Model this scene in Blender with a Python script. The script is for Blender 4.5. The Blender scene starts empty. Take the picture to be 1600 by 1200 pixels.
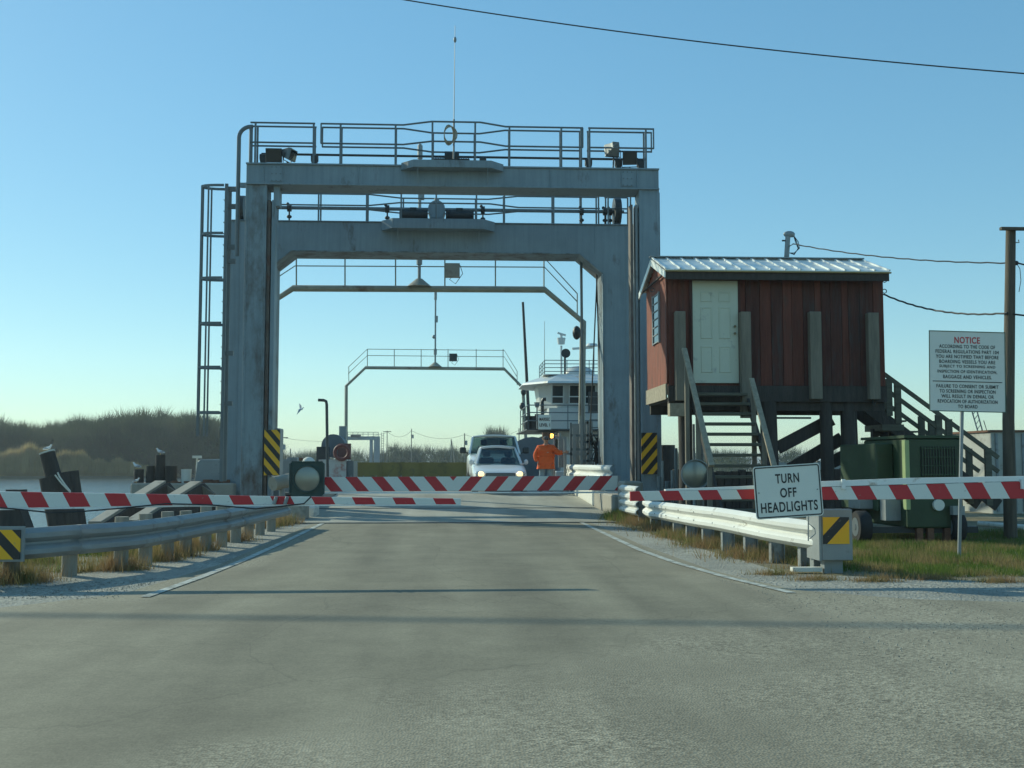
import bpy, bmesh, math, random
import numpy as np
from mathutils import Vector, Matrix
R = math.radians
random.seed(7); rng = np.random.default_rng(7)
SC = bpy.context.scene
COL = SC.collection

# ---------------------------------------------------------------- camera, light, exposure
CAMH = 1.3; F = 1700.0
th = math.atan(92/1700*math.cos(math.atan(122/1700))); ph = math.atan(122/1700)
cd = bpy.data.cameras.new('camera'); cam = bpy.data.objects.new('camera', cd); COL.objects.link(cam)
cd.sensor_width = 36; cd.lens = F/1600*36; cd.clip_start = .05; cd.clip_end = 9000
cam.location = (0, 0, CAMH); cam.rotation_euler = (math.pi/2+ph, 0, -th)
SC.camera = cam
W = bpy.data.worlds.new("World"); SC.world = W; W.use_nodes = True
nt = W.node_tree; nt.nodes.clear()
sky = nt.nodes.new('ShaderNodeTexSky'); sky.sky_type = 'NISHITA'; sky.sun_disc = False
EL = R(26); AZ = R(40)              # the sun stands ahead and to the left; shadows fall right and towards us
sdir = Vector((-math.cos(AZ)*math.cos(EL), math.sin(AZ)*math.cos(EL), math.sin(EL)))
sky.sun_elevation = EL; sky.sun_rotation = math.atan2(sdir.x, sdir.y)
sky.air_density = 1.0; sky.dust_density = .15; sky.ozone_density = 1.3; sky.altitude = 0
bg = nt.nodes.new('ShaderNodeBackground'); bg.inputs[1].default_value = .15
wo = nt.nodes.new('ShaderNodeOutputWorld')
gm = nt.nodes.new('ShaderNodeGamma'); gm.inputs[1].default_value = .54
ti = nt.nodes.new('ShaderNodeVectorMath'); ti.operation = 'MULTIPLY'; ti.inputs[1].default_value = (1.44, 1.68, 1.84)
nt.links.new(sky.outputs[0], gm.inputs[0]); hs = nt.nodes.new('ShaderNodeHueSaturation'); hs.inputs['Saturation'].default_value = 1.55
nt.links.new(gm.outputs[0], hs.inputs['Color']); nt.links.new(hs.outputs[0], ti.inputs[0]); nt.links.new(ti.outputs[0], bg.inputs[0]); nt.links.new(bg.outputs[0], wo.inputs[0])
sl = bpy.data.lights.new('sun', 'SUN'); sun = bpy.data.objects.new('sun', sl); COL.objects.link(sun)
sl.energy = 3.5; sl.angle = R(.5); sl.color = (1, .9, .74)
sun.rotation_euler = (-sdir).to_track_quat('-Z', 'Y').to_euler()
SC.render.engine = 'CYCLES'
vs = SC.view_settings; vs.view_transform = 'Standard'; vs.look = 'None'; vs.gamma = 1; vs.exposure = .18
vs.use_white_balance = True; vs.white_balance_temperature = 6250; vs.white_balance_tint = -8

Fv = Vector((math.sin(th)*math.cos(ph), math.cos(th)*math.cos(ph), math.sin(ph)))
Rv = Vector((math.cos(th), -math.sin(th), 0)); Uv = Rv.cross(Fv)
def ray(px, py): return Fv + Rv*((px-800)/F) + Uv*((600-py)/F)
def P(px, py, Y):                      # the point at distance Y seen at photo pixel px,py
    d = ray(px, py); return Vector((0, 0, CAMH)) + d*(Y/d.y)
def G(px, py, z=0):
    d = ray(px, py); return Vector((0, 0, CAMH)) + d*((z-CAMH)/d.z)
def X(px, Y, py=700): return P(px, py, Y).x
def Z(py, Y, px=708): return P(px, py, Y).z

# ---------------------------------------------------------------- materials
def _n(t, k, **kw):
    n = t.nodes.new(k)
    for a, b in kw.items(): setattr(n, a, b)
    return n
MATS = {}
def mat(name, col, rough=.6, metal=0, var=.18, scale=2.5, bump=.15, bscale=40, stretch=(1,1,1), dirt=None, damt=.4, dscale=1.2,
        spec=.5, emit=None, estr=0, dstretch=(1,1,1), detail=6, streak=0):
    if name in MATS: return MATS[name]
    m = bpy.data.materials.new(name); m.use_nodes = True; MATS[name] = m
    t = m.node_tree; b = t.nodes['Principled BSDF']; L = t.links.new
    b.inputs['Roughness'].default_value = rough; b.inputs['Metallic'].default_value = metal
    b.inputs['Specular IOR Level'].default_value = spec
    tc = _n(t, 'ShaderNodeTexCoord'); mp = _n(t, 'ShaderNodeMapping'); mp.inputs['Scale'].default_value = stretch
    L(tc.outputs['Object'], mp.inputs[0])
    no = _n(t, 'ShaderNodeTexNoise'); no.inputs['Scale'].default_value = scale; no.inputs['Detail'].default_value = detail; no.inputs['Roughness'].default_value = .65
    L(mp.outputs[0], no.inputs[0])
    mr = _n(t, 'ShaderNodeMapRange'); mr.inputs[1].default_value = .25; mr.inputs[2].default_value = .75
    mr.inputs[3].default_value = 1-var; mr.inputs[4].default_value = 1+var; L(no.outputs[0], mr.inputs[0])
    vm = _n(t, 'ShaderNodeVectorMath', operation='SCALE'); vm.inputs[0].default_value = col[:3]; L(mr.outputs[0], vm.inputs['Scale'])
    out = vm.outputs[0]
    if dirt:
        mp2 = _n(t, 'ShaderNodeMapping'); mp2.inputs['Scale'].default_value = dstretch; L(tc.outputs['Object'], mp2.inputs[0])
        n2 = _n(t, 'ShaderNodeTexNoise'); n2.inputs['Scale'].default_value = dscale; n2.inputs['Detail'].default_value = 9; n2.inputs['Roughness'].default_value = .72
        L(mp2.outputs[0], n2.inputs[0])
        r2 = _n(t, 'ShaderNodeMapRange'); r2.inputs[1].default_value = .62-damt*.25; r2.inputs[2].default_value = .72-damt*.1; L(n2.outputs[0], r2.inputs[0])
        mx = _n(t, 'ShaderNodeMix', data_type='RGBA'); mx.inputs[7].default_value = (*dirt, 1)
        L(r2.outputs[0], mx.inputs[0]); L(out, mx.inputs[6]); out = mx.outputs[2]
    if streak:
        mp4 = _n(t, 'ShaderNodeMapping'); mp4.inputs['Scale'].default_value = (7, 7, .28); L(tc.outputs['Object'], mp4.inputs[0])
        n4 = _n(t, 'ShaderNodeTexNoise'); n4.inputs['Scale'].default_value = 1.3; n4.inputs['Detail'].default_value = 8; n4.inputs['Roughness'].default_value = .7; L(mp4.outputs[0], n4.inputs[0])
        r4 = _n(t, 'ShaderNodeMapRange'); r4.inputs[1].default_value = .42; r4.inputs[2].default_value = .72; r4.inputs[3].default_value = 1.05; r4.inputs[4].default_value = 1-streak; L(n4.outputs[0], r4.inputs[0])
        v4 = _n(t, 'ShaderNodeVectorMath', operation='SCALE'); L(out, v4.inputs[0]); L(r4.outputs[0], v4.inputs['Scale']); out = v4.outputs[0]
    L(out, b.inputs['Base Color'])
    if bump:
        n3 = _n(t, 'ShaderNodeTexNoise'); n3.inputs['Scale'].default_value = bscale; n3.inputs['Detail'].default_value = 4
        L(mp.outputs[0], n3.inputs[0]); bp = _n(t, 'ShaderNodeBump'); bp.inputs['Strength'].default_value = bump; bp.inputs['Distance'].default_value = .02
        L(n3.outputs[0], bp.inputs['Height']); L(bp.outputs[0], b.inputs['Normal'])
    if emit: b.inputs['Emission Color'].default_value = (*emit, 1); b.inputs['Emission Strength'].default_value = estr
    return m
def stripes(name, c1, c2, pitch, slope, chevron=None, rough=.45, off=0, duty=.5, wear=.6):
    m = bpy.data.materials.new(name); m.use_nodes = True; t = m.node_tree; b = t.nodes['Principled BSDF']; L = t.links.new
    b.inputs['Roughness'].default_value = rough
    tc = _n(t, 'ShaderNodeTexCoord'); sp = _n(t, 'ShaderNodeSeparateXYZ'); L(tc.outputs['Object'], sp.inputs[0])
    x = sp.outputs[0]
    def ma(op, a, bb, c=None):
        n = _n(t, 'ShaderNodeMath', operation=op)
        for i, v in enumerate([a, bb] + ([c] if c is not None else [])):
            if isinstance(v, (int, float)): n.inputs[i].default_value = v
            else: L(v, n.inputs[i])
        return n.outputs[0]
    if chevron is not None: x = ma('ABSOLUTE', ma('SUBTRACT', x, chevron), 0); x = ma('MULTIPLY', x, -1)
    s = ma('ADD', x, ma('MULTIPLY', sp.outputs[2], slope)); s = ma('ADD', s, off+1000*pitch)
    fr = ma('LESS_THAN', ma('FRACT', ma('DIVIDE', s, pitch), 0), duty)
    mx = _n(t, 'ShaderNodeMix', data_type='RGBA'); mx.inputs[6].default_value = (*c1, 1); mx.inputs[7].default_value = (*c2, 1); L(fr, mx.inputs[0])
    no = _n(t, 'ShaderNodeTexNoise'); no.inputs['Scale'].default_value = 14; no.inputs['Detail'].default_value = 10; no.inputs['Roughness'].default_value = .75; L(tc.outputs['Object'], no.inputs[0])
    mr = _n(t, 'ShaderNodeMapRange'); mr.inputs[1].default_value = .60; mr.inputs[2].default_value = .68; mr.inputs[4].default_value = wear; L(no.outputs[0], mr.inputs[0])
    m2 = _n(t, 'ShaderNodeMix', data_type='RGBA'); m2.inputs[7].default_value = (.25, .22, .19, 1); L(mr.outputs[0], m2.inputs[0]); L(mx.outputs[2], m2.inputs[6])
    L(m2.outputs[2], b.inputs['Base Color'])
    return m
STEEL = mat('weathered_grey_paint', (.225, .28, .31), .5, 0, .14, 1.1, .12, 12, dirt=(.10, .085, .07), damt=.2, dscale=1.6, dstretch=(1, 1, .35), streak=.16)
STEELR = mat('peeling_grey_paint', (.225, .28, .305), .55, 0, .14, 1.1, .15, 12, dirt=(.09, .07, .055), damt=.7, dscale=1.3, dstretch=(1.4, 1.4, .5), streak=.2)
RAILM = mat('grey_rail_paint', (.14, .165, .175), .45, .1, .15, 3, 0)
GALV = mat('galvanised_steel', (.27, .29, .29), .45, .3, .12, 2.2, .08, 30, dirt=(.2, .17, .13), damt=.15, dscale=2)
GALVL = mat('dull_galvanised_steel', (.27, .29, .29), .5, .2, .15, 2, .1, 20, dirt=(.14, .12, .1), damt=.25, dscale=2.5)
WHITEP = mat('white_paint', (.78, .79, .76), .38, 0, .06, 3, 0, dirt=(.4, .33, .25), damt=.15, dscale=3)
DARKM = mat('dark_machine_paint', (.035, .04, .042), .5, .2, .3, 6, .1)
RUST = mat('rusty_steel', (.17, .085, .05), .8, .1, .4, 6, .3, 30)
CONC = mat('concrete', (.36, .33, .27), .85, 0, .15, 1.5, .3, 30, dirt=(.16, .145, .12), damt=.35, dscale=1.5)
CONCL = mat('whitewashed_concrete', (.7, .68, .6), .75, 0, .1, 1.5, .25, 30, dirt=(.3, .28, .23), damt=.2, dscale=2)
WOODG = mat('weathered_grey_timber', (.21, .18, .135), .85, 0, .35, 3, .4, 20, stretch=(5, 5, .5))
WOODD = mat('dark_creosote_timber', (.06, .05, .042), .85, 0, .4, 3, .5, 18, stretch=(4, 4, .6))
WOODH = mat('weathered_handrail_timber', (.33, .28, .2), .8, 0, .3, 4, .3, 20, stretch=(3, 3, 3))
WOODX = mat('weathered_tread_timber', (.13, .12, .085), .85, 0, .35, 3, .4, 20, stretch=(.6, 5, 5))
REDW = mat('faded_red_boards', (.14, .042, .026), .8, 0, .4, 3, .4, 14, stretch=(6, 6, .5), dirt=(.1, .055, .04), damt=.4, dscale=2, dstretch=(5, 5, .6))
ROOFM = mat('pale_metal_roofing', (.82, .81, .74), .36, .2, .08, 2, .05, 20, dirt=(.5, .4, .28), damt=.2, dscale=1.5)
GREEN = mat('green_machine_paint', (.028, .055, .024), .5, 0, .25, 2, .1, 20, dirt=(.03, .04, .02), damt=.3)
SIGNB = mat('sign_panel_white', (.72, .73, .66), .4, 0, .04, 3, 0)
BLACK = mat('black_lettering', (.02, .022, .024), .5, 0, .1, 3, 0)
REDL = mat('red_lettering', (.5, .04, .05), .5, 0, .1, 3, 0)
LENS = mat('dark_lamp_lens', (.27, .28, .25), .3, .7, .1, 3, .0)
CABLE = mat('black_cable', (.03, .03, .03), .6, 0, .1, 3, 0)
GLASSD = mat('dark_window_glass', (.02, .03, .035), .06, 0, .1, 3, 0, spec=.9)
RUB = mat('black_rubber', (.02, .02, .02), .8, 0, .2, 5, .1)
ORANGE = mat('orange_fabric', (.72, .12, .025), .9, 0, .14, 6, .12, 12)
ASPH = None

# ---------------------------------------------------------------- mesh helpers (world coordinates; build() makes them local to the parent)
class MB:
    def __init__(s): s.bm = bmesh.new()
    def box(s, c, d, rot=None, bev=0):
        r = bmesh.ops.create_cube(s.bm, size=1); vs_ = r['verts']
        M = Matrix.Translation(Vector(c)) @ (rot.to_4x4() if rot else Matrix.Identity(4)) @ Matrix.Diagonal((*d, 1))
        bmesh.ops.transform(s.bm, matrix=M, verts=vs_)
        if bev:
            es = list({e for v in vs_ for e in v.link_edges}); bmesh.ops.bevel(s.bm, geom=es, offset=bev, segments=1, affect='EDGES')
        return s
    def bb(s, x0, x1, y0, y1, z0, z1, bev=0): return s.box(((x0+x1)/2, (y0+y1)/2, (z0+z1)/2), (abs(x1-x0), abs(y1-y0), abs(z1-z0)), bev=bev)
    def bar(s, a, b, w, h, bev=0):      # rectangular beam a->b, w sideways, h upwards
        a = Vector(a); b = Vector(b); d = b-a; q = d.to_track_quat('Y', 'Z').to_matrix()
        return s.box((a+b)/2, (w, d.length, h), q, bev)
    def cyl(s, a, b, r, r2=None, n=10, caps=True):
        a = Vector(a); b = Vector(b); d = b-a; q = d.to_track_quat('Z', 'Y').to_matrix().to_4x4()
        M = Matrix.Translation((a+b)/2) @ q
        bmesh.ops.create_cone(s.bm, cap_ends=caps, segments=n, radius1=r, radius2=r if r2 is None else r2, depth=d.length, matrix=M)
        return s
    def tube(s, pts, r, n=8):
        pts = [Vector(p) for p in pts]; rings = []; up = None
        for i, p in enumerate(pts):
            t = (pts[min(i+1, len(pts)-1)]-pts[max(i-1, 0)]).normalized()
            if up is None: up = Vector((0, 0, 1)) if abs(t.z) < .9 else Vector((0, 1, 0))
            sx = t.cross(up)
            if sx.length < 1e-4: sx = t.cross(Vector((1, 0, 0)))
            sx.normalize(); up = sx.cross(t).normalized()
            rings.append([s.bm.verts.new(p + (sx*math.cos(2*math.pi*k/n) + up*math.sin(2*math.pi*k/n))*(r if not isinstance(r, (list, tuple)) else r[i])) for k in range(n)])
        for a, b in zip(rings, rings[1:]):
            for k in range(n): s.bm.faces.new((a[k], a[(k+1) % n], b[(k+1) % n], b[k]))
        s.bm.faces.new(rings[0][::-1]); s.bm.faces.new(rings[-1]); return s
    def sph(s, c, r, sc=(1, 1, 1), n=12, m=8):
        bmesh.ops.create_uvsphere(s.bm, u_segments=n, v_segments=m, radius=r, matrix=Matrix.Translation(Vector(c)) @ Matrix.Diagonal((*sc, 1))); return s
    def poly(s, pts):
        s.bm.faces.new([s.bm.verts.new(Vector(p)) for p in pts]); return s
    def prism(s, pts, off):
        off = Vector(off); a = [s.bm.verts.new(Vector(p)) for p in pts]; b = [s.bm.verts.new(Vector(p)+off) for p in pts]
        n = len(a); s.bm.faces.new(a); s.bm.faces.new(b[::-1])
        for i in range(n): s.bm.faces.new((a[i], b[i], b[(i+1) % n], a[(i+1) % n]))
        return s
    def loft(s, rings, closed=True, cap=True):
        rr = [[s.bm.verts.new(Vector(p)) for p in r] for r in rings]; n = len(rr[0])
        for a, b in zip(rr, rr[1:]):
            for k in range(n if closed else n-1): s.bm.faces.new((a[k], a[(k+1) % n], b[(k+1) % n], b[k]))
        if cap: s.bm.faces.new(rr[0][::-1]); s.bm.faces.new(rr[-1])
        return s
    def build(s, name, m, parent=None, smooth=None, bevel=0):
        o_ = ORG(parent)
        bmesh.ops.translate(s.bm, verts=s.bm.verts, vec=-o_)
        bmesh.ops.recalc_face_normals(s.bm, faces=s.bm.faces)
        me = bpy.data.meshes.new(name); s.bm.to_mesh(me); s.bm.free()
        if smooth is not False:
            me.shade_smooth() if hasattr(me, 'shade_smooth') else None
            try: me.set_sharp_from_angle(angle=R(35))
            except Exception: pass
        o = bpy.data.objects.new(name, me); COL.objects.link(o)
        if m: me.materials.append(m)
        if parent: o.parent = parent
        if bevel:
            md = o.modifiers.new('bevel', 'BEVEL'); md.width = bevel; md.segments = 2; md.limit_method = 'ANGLE'
        return o
def ORG(p):
    v = Vector((0, 0, 0))
    while p: v = v + Vector(p.location); p = p.parent
    return v
def tag(o, label=None, cat=None, group=None, kind=None):
    if label: o['label'] = label
    if cat: o['category'] = cat
    if group: o['group'] = group
    if kind: o['kind'] = kind
    return o
def thing(name, loc, label, cat, group=None):
    o = bpy.data.objects.new(name, None); COL.objects.link(o); o.location = loc; o.empty_display_size = .2
    return tag(o, label, cat, group)
def single(mb, name, m, loc, label, cat, group=None, **k):
    t = mb.build(name, m, None, **k); L = Vector(loc)
    t.data.transform(Matrix.Translation(-L)); t.location = L
    return tag(t, label, cat, group)
def share(o, loc, name=None, parent=None):         # a second piece sharing o's mesh
    c = o.copy(); COL.objects.link(c); c.location = loc
    if parent: c.parent = parent
    return c
def copy_tree(o, parent=None):
    c = o.copy(); COL.objects.link(c)
    if parent: c.parent = parent
    for ch in list(o.children): copy_tree(ch, c)
    return c
def struct(mb, name, m, **k): return tag(mb.build(name, m, None, **k), kind='structure')
def rawmesh(name, V, Fc, m, parent=None, loc=(0, 0, 0)):
    V = np.asarray(V, dtype=np.float32); Fc = np.asarray(Fc, dtype=np.int32); me = bpy.data.meshes.new(name); k = Fc.shape[1]
    me.vertices.add(len(V)); me.vertices.foreach_set('co', (V-np.array(loc, dtype=np.float32)).ravel())
    me.loops.add(Fc.size); me.loops.foreach_set('vertex_index', Fc.ravel())
    me.polygons.add(len(Fc)); me.polygons.foreach_set('loop_start', np.arange(0, Fc.size, k, dtype=np.int32))
    me.update(); me.validate(); me.materials.append(m)
    o = bpy.data.objects.new(name, me); COL.objects.link(o); o.location = loc
    if parent: o.parent = parent
    return o
def text(s_, w, h, center, m, parent, name='lettering', rot=0, bold=.0, y=0):
    cu = bpy.data.curves.new('t', 'FONT'); cu.body = s_; cu.offset = bold; cu.extrude = .004; cu.space_character = 1.12
    to = bpy.data.objects.new('t', cu); COL.objects.link(to); dg = bpy.context.evaluated_depsgraph_get()
    me = bpy.data.meshes.new_from_object(to.evaluated_get(dg)); bpy.data.objects.remove(to)
    co = np.zeros(len(me.vertices)*3); me.vertices.foreach_get('co', co); co = co.reshape(-1, 3)
    mn = co.min(0); mx = co.max(0); sx = w/(mx[0]-mn[0]); sz = h/(mx[1]-mn[1])
    x = (co[:, 0]-(mn[0]+mx[0])/2)*sx; z = (co[:, 1]-(mn[1]+mx[1])/2)*sz; c_, s2 = math.cos(rot), math.sin(rot)
    cx, cy, cz = center
    out = np.stack([cx+x*c_-z*s2, cy-(co[:, 2]-mn[2])*.3, cz+x*s2+z*c_], 1)
    out -= np.array(ORG(parent)); me.vertices.foreach_set('co', out.ravel()); me.update()
    me.materials.clear(); me.materials.append(m)
    o = bpy.data.objects.new(name, me); COL.objects.link(o); o.parent = parent
    return o
# ---------------------------------------------------------------- ground, road, water
def ground_mat(name, c1, c2, scale, stone=60, smul=.5, bump=.5, rough=.9, wear=None, lane=None):
    m = bpy.data.materials.new(name); m.use_nodes = True; t = m.node_tree; b = t.nodes['Principled BSDF']; L = t.links.new
    b.inputs['Roughness'].default_value = rough; b.inputs['Specular IOR Level'].default_value = .3
    tc = _n(t, 'ShaderNodeTexCoord')
    n1 = _n(t, 'ShaderNodeTexNoise'); n1.inputs['Scale'].default_value = scale; n1.inputs['Detail'].default_value = 8; n1.inputs['Roughness'].default_value = .6; L(tc.outputs['Object'], n1.inputs[0])
    r1 = _n(t, 'ShaderNodeMapRange'); r1.inputs[1].default_value = .35; r1.inputs[2].default_value = .65; L(n1.outputs[0], r1.inputs[0])
    mx = _n(t, 'ShaderNodeMix', data_type='RGBA'); mx.inputs[6].default_value = (*c1, 1); mx.inputs[7].default_value = (*c2, 1); L(r1.outputs[0], mx.inputs[0])
    vo = _n(t, 'ShaderNodeTexVoronoi'); vo.inputs['Scale'].default_value = stone; L(tc.outputs['Object'], vo.inputs[0])
    sp = _n(t, 'ShaderNodeSeparateColor'); L(vo.outputs['Color'], sp.inputs[0])
    r2 = _n(t, 'ShaderNodeMapRange'); r2.inputs[3].default_value = 1-smul; r2.inputs[4].default_value = 1+smul; L(sp.outputs[0], r2.inputs[0])
    n4 = _n(t, 'ShaderNodeTexNoise'); n4.inputs['Scale'].default_value = .55; n4.inputs['Detail'].default_value = 5; L(tc.outputs['Object'], n4.inputs[0])
    r4 = _n(t, 'ShaderNodeMapRange'); r4.inputs[1].default_value = .4; r4.inputs[2].default_value = .6; r4.inputs[3].default_value = .25; L(n4.outputs[0], r4.inputs[0])
    f = _n(t, 'ShaderNodeMix', data_type='FLOAT'); f.inputs[2].default_value = 1; L(r4.outputs[0], f.inputs[0]); L(r2.outputs[0], f.inputs[3])
    vm = _n(t, 'ShaderNodeVectorMath', operation='SCALE'); L(mx.outputs[2], vm.inputs[0]); L(f.outputs[0], vm.inputs['Scale'])
    out = vm.outputs[0]
    if wear:                      # two tyre tracks polished darker along the lane, and sealed cracks
        se = _n(t, 'ShaderNodeSeparateXYZ'); L(tc.outputs['Object'], se.inputs[0])
        wv = _n(t, 'ShaderNodeTexNoise'); wv.inputs['Scale'].default_value = 1.0; wv.inputs['Detail'].default_value = 7
        mp = _n(t, 'ShaderNodeMapping'); mp.inputs['Scale'].default_value = (1.6, .14, 1); L(tc.outputs['Object'], mp.inputs[0]); L(mp.outputs[0], wv.inputs[0])
        r5 = _n(t, 'ShaderNodeMapRange'); r5.inputs[1].default_value = .3; r5.inputs[2].default_value = .7; r5.inputs[3].default_value = .82; r5.inputs[4].default_value = 1.16; L(wv.outputs[0], r5.inputs[0])
        v5 = _n(t, 'ShaderNodeVectorMath', operation='SCALE'); L(out, v5.inputs[0]); L(r5.outputs[0], v5.inputs['Scale']); out = v5.outputs[0]
    if lane:                      # the driven lane is smoother and darker than the coarse chip-seal around it
        def ma(op, a, bb=0, c=None):
            n = _n(t, 'ShaderNodeMath', operation=op)
            for i, v in enumerate([a, bb] + ([c] if c is not None else [])):
                if isinstance(v, (int, float)): n.inputs[i].default_value = v
                else: L(v, n.inputs[i])
            return n.outputs[0]
        se2 = _n(t, 'ShaderNodeSeparateXYZ'); L(tc.outputs['Object'], se2.inputs[0])
        nn = _n(t, 'ShaderNodeTexNoise'); nn.inputs['Scale'].default_value = .9; nn.inputs['Detail'].default_value = 8; L(tc.outputs['Object'], nn.inputs[0])
        wob = ma('MULTIPLY', ma('SUBTRACT', nn.outputs[0], .5), 2.4)
        lim = ma('MINIMUM', ma('MULTIPLY_ADD', se2.outputs[1], .84, -5.2), 2.6)
        d1 = ma('SUBTRACT', lim, se2.outputs[0]); d2 = ma('ADD', se2.outputs[0], ma('MAXIMUM', ma('MULTIPLY_ADD', se2.outputs[1], -.6, 9.4), 2.6))
        dd = ma('ADD', ma('MINIMUM', d1, d2), wob)
        rm = _n(t, 'ShaderNodeMapRange'); rm.interpolation_type = 'SMOOTHSTEP'; rm.inputs[1].default_value = -.5; rm.inputs[2].default_value = .6; L(dd, rm.inputs[0])
        n9 = _n(t, 'ShaderNodeTexNoise'); n9.inputs['Scale'].default_value = 55; n9.inputs['Detail'].default_value = 4; L(tc.outputs['Object'], n9.inputs[0])
        r9 = _n(t, 'ShaderNodeMapRange'); r9.inputs[1].default_value = .3; r9.inputs[2].default_value = .7; r9.inputs[3].default_value = .86; r9.inputs[4].default_value = 1.14; L(n9.outputs[0], r9.inputs[0])
        v9 = _n(t, 'ShaderNodeVectorMath', operation='SCALE'); v9.inputs[0].default_value = lane; L(r9.outputs[0], v9.inputs['Scale'])
        v8 = _n(t, 'ShaderNodeVectorMath', operation='SCALE'); L(v9.outputs[0], v8.inputs[0]); L(r5.outputs[0], v8.inputs['Scale'])
        va = _n(t, 'ShaderNodeVectorMath', operation='ADD'); L(tc.outputs['Object'], va.inputs[0]); sc9 = _n(t, 'ShaderNodeVectorMath', operation='SCALE'); L(wv.outputs['Color'], sc9.inputs[0]); sc9.inputs['Scale'].default_value = 1.3; L(sc9.outputs[0], va.inputs[1])
        ck = _n(t, 'ShaderNodeTexVoronoi', feature='DISTANCE_TO_EDGE'); ck.inputs['Scale'].default_value = .42; L(va.outputs[0], ck.inputs[0])
        rc = _n(t, 'ShaderNodeMapRange'); rc.inputs[1].default_value = .002; rc.inputs[2].default_value = .008; rc.inputs[3].default_value = .86; L(ck.outputs[0], rc.inputs[0])
        nb = _n(t, 'ShaderNodeTexNoise'); nb.inputs['Scale'].default_value = .8; nb.inputs['Detail'].default_value = 10; nb.inputs['Roughness'].default_value = .75; L(tc.outputs['Object'], nb.inputs[0])
        rb = _n(t, 'ShaderNodeMapRange'); rb.inputs[1].default_value = .38; rb.inputs[2].default_value = .62; rb.inputs[3].default_value = .84; rb.inputs[4].default_value = 1.1; L(nb.outputs[0], rb.inputs[0])
        # faint polished wheel tracks either side of the middle of the lane
        wx = ma('ABSOLUTE', ma('SUBTRACT', ma('ABSOLUTE', ma('ADD', se2.outputs[0], ma('MULTIPLY', nn.outputs[0], .5))), .95)); rw = _n(t, 'ShaderNodeMapRange'); rw.interpolation_type = 'SMOOTHSTEP'; rw.inputs[1].default_value = .1; rw.inputs[2].default_value = .55; rw.inputs[3].default_value = .9; L(wx, rw.inputs[0])
        v8b = _n(t, 'ShaderNodeVectorMath', operation='SCALE'); L(v8.outputs[0], v8b.inputs[0]); L(ma('MULTIPLY', ma('MULTIPLY', rc.outputs[0], rb.outputs[0]), rw.outputs[0]), v8b.inputs['Scale']); v8 = v8b
        m9 = _n(t, 'ShaderNodeMix', data_type='RGBA'); L(rm.outputs[0], m9.inputs[0]); L(out, m9.inputs[6]); L(v8.outputs[0], m9.inputs[7]); out = m9.outputs[2]
    L(out, b.inputs['Base Color'])
    bp = _n(t, 'ShaderNodeBump'); bp.inputs['Strength'].default_value = bump; bp.inputs['Distance'].default_value = .012
    L(vo.outputs['Distance'], bp.inputs['Height']); L(bp.outputs[0], b.inputs['Normal'])
    if lane: L(ma('MULTIPLY_ADD', rm.outputs[0], -bump*.75, bump), bp.inputs['Strength'])
    return m
ASPH = ground_mat('coarse_worn_asphalt', (.24, .212, .15), (.34, .30, .215), .35, 66, .5, .36, .85, wear=True, lane=(.245, .218, .152))
GRAV = ground_mat('pale_gravel', (.26, .25, .21), (.38, .36, .30), .8, 30, .4, 1.0)
DIRT = ground_mat('grassy_soil', (.15, .14, .075), (.26, .215, .14), .9, 25, .35, .8)
CONCR = ground_mat('worn_concrete_road', (.33, .31, .25), (.42, .40, .33), .6, 70, .12, .25, wear=True)

b = MB()
outline = [(-60, -30), (60, -30), (60, 58), (12.5, 58), (12.5, 31), (5.9, 31), (5.9, 27.2), (-6.6, 27.2), (-6.6, 20.5), (-60, 20.5)]
b.prism([(x, y, 0) for x, y in outline], (0, 0, -4)); struct(b, 'ground', DIRT, smooth=False)
b = MB(); b.poly([(-6000, -300, -1.8), (6000, -300, -1.8), (6000, 8000, -1.8), (-6000, 8000, -1.8)])
wm = bpy.data.materials.new('river_water'); wm.use_nodes = True; t = wm.node_tree; bs = t.nodes['Principled BSDF']
bs.inputs['Base Color'].default_value = (.10, .13, .13, 1); bs.inputs['Roughness'].default_value = .14; bs.inputs['IOR'].default_value = 1.33
tc = _n(t, 'ShaderNodeTexCoord'); mp = _n(t, 'ShaderNodeMapping'); mp.inputs['Scale'].default_value = (.5, 1.3, 1); t.links.new(tc.outputs['Object'], mp.inputs[0])
no = _n(t, 'ShaderNodeTexNoise'); no.inputs['Scale'].default_value = 1.6; no.inputs['Detail'].default_value = 7; t.links.new(mp.outputs[0], no.inputs[0])
bp = _n(t, 'ShaderNodeBump'); bp.inputs['Strength'].default_value = .9; bp.inputs['Distance'].default_value = .16; t.links.new(no.outputs[0], bp.inputs['Height']); t.links.new(bp.outputs[0], bs.inputs['Normal'])
struct(b, 'water', wm)
FARL = mat('far_bank_soil', (.14, .12, .07), .95, 0, .3, .1, 0)
b = MB(); shore = [(-5500, 150), (-260, 188), (-120, 204), (-60, 212), (-47, 262), (-20, 288), (70, 288), (160, 250), (420, 235), (5500, 240), (5500, 7500), (-5500, 7500)]
b.prism([(x, y, -1.35) for x, y in shore], (0, 0, -2)); struct(b, 'far_bank', FARL, smooth=False)

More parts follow.
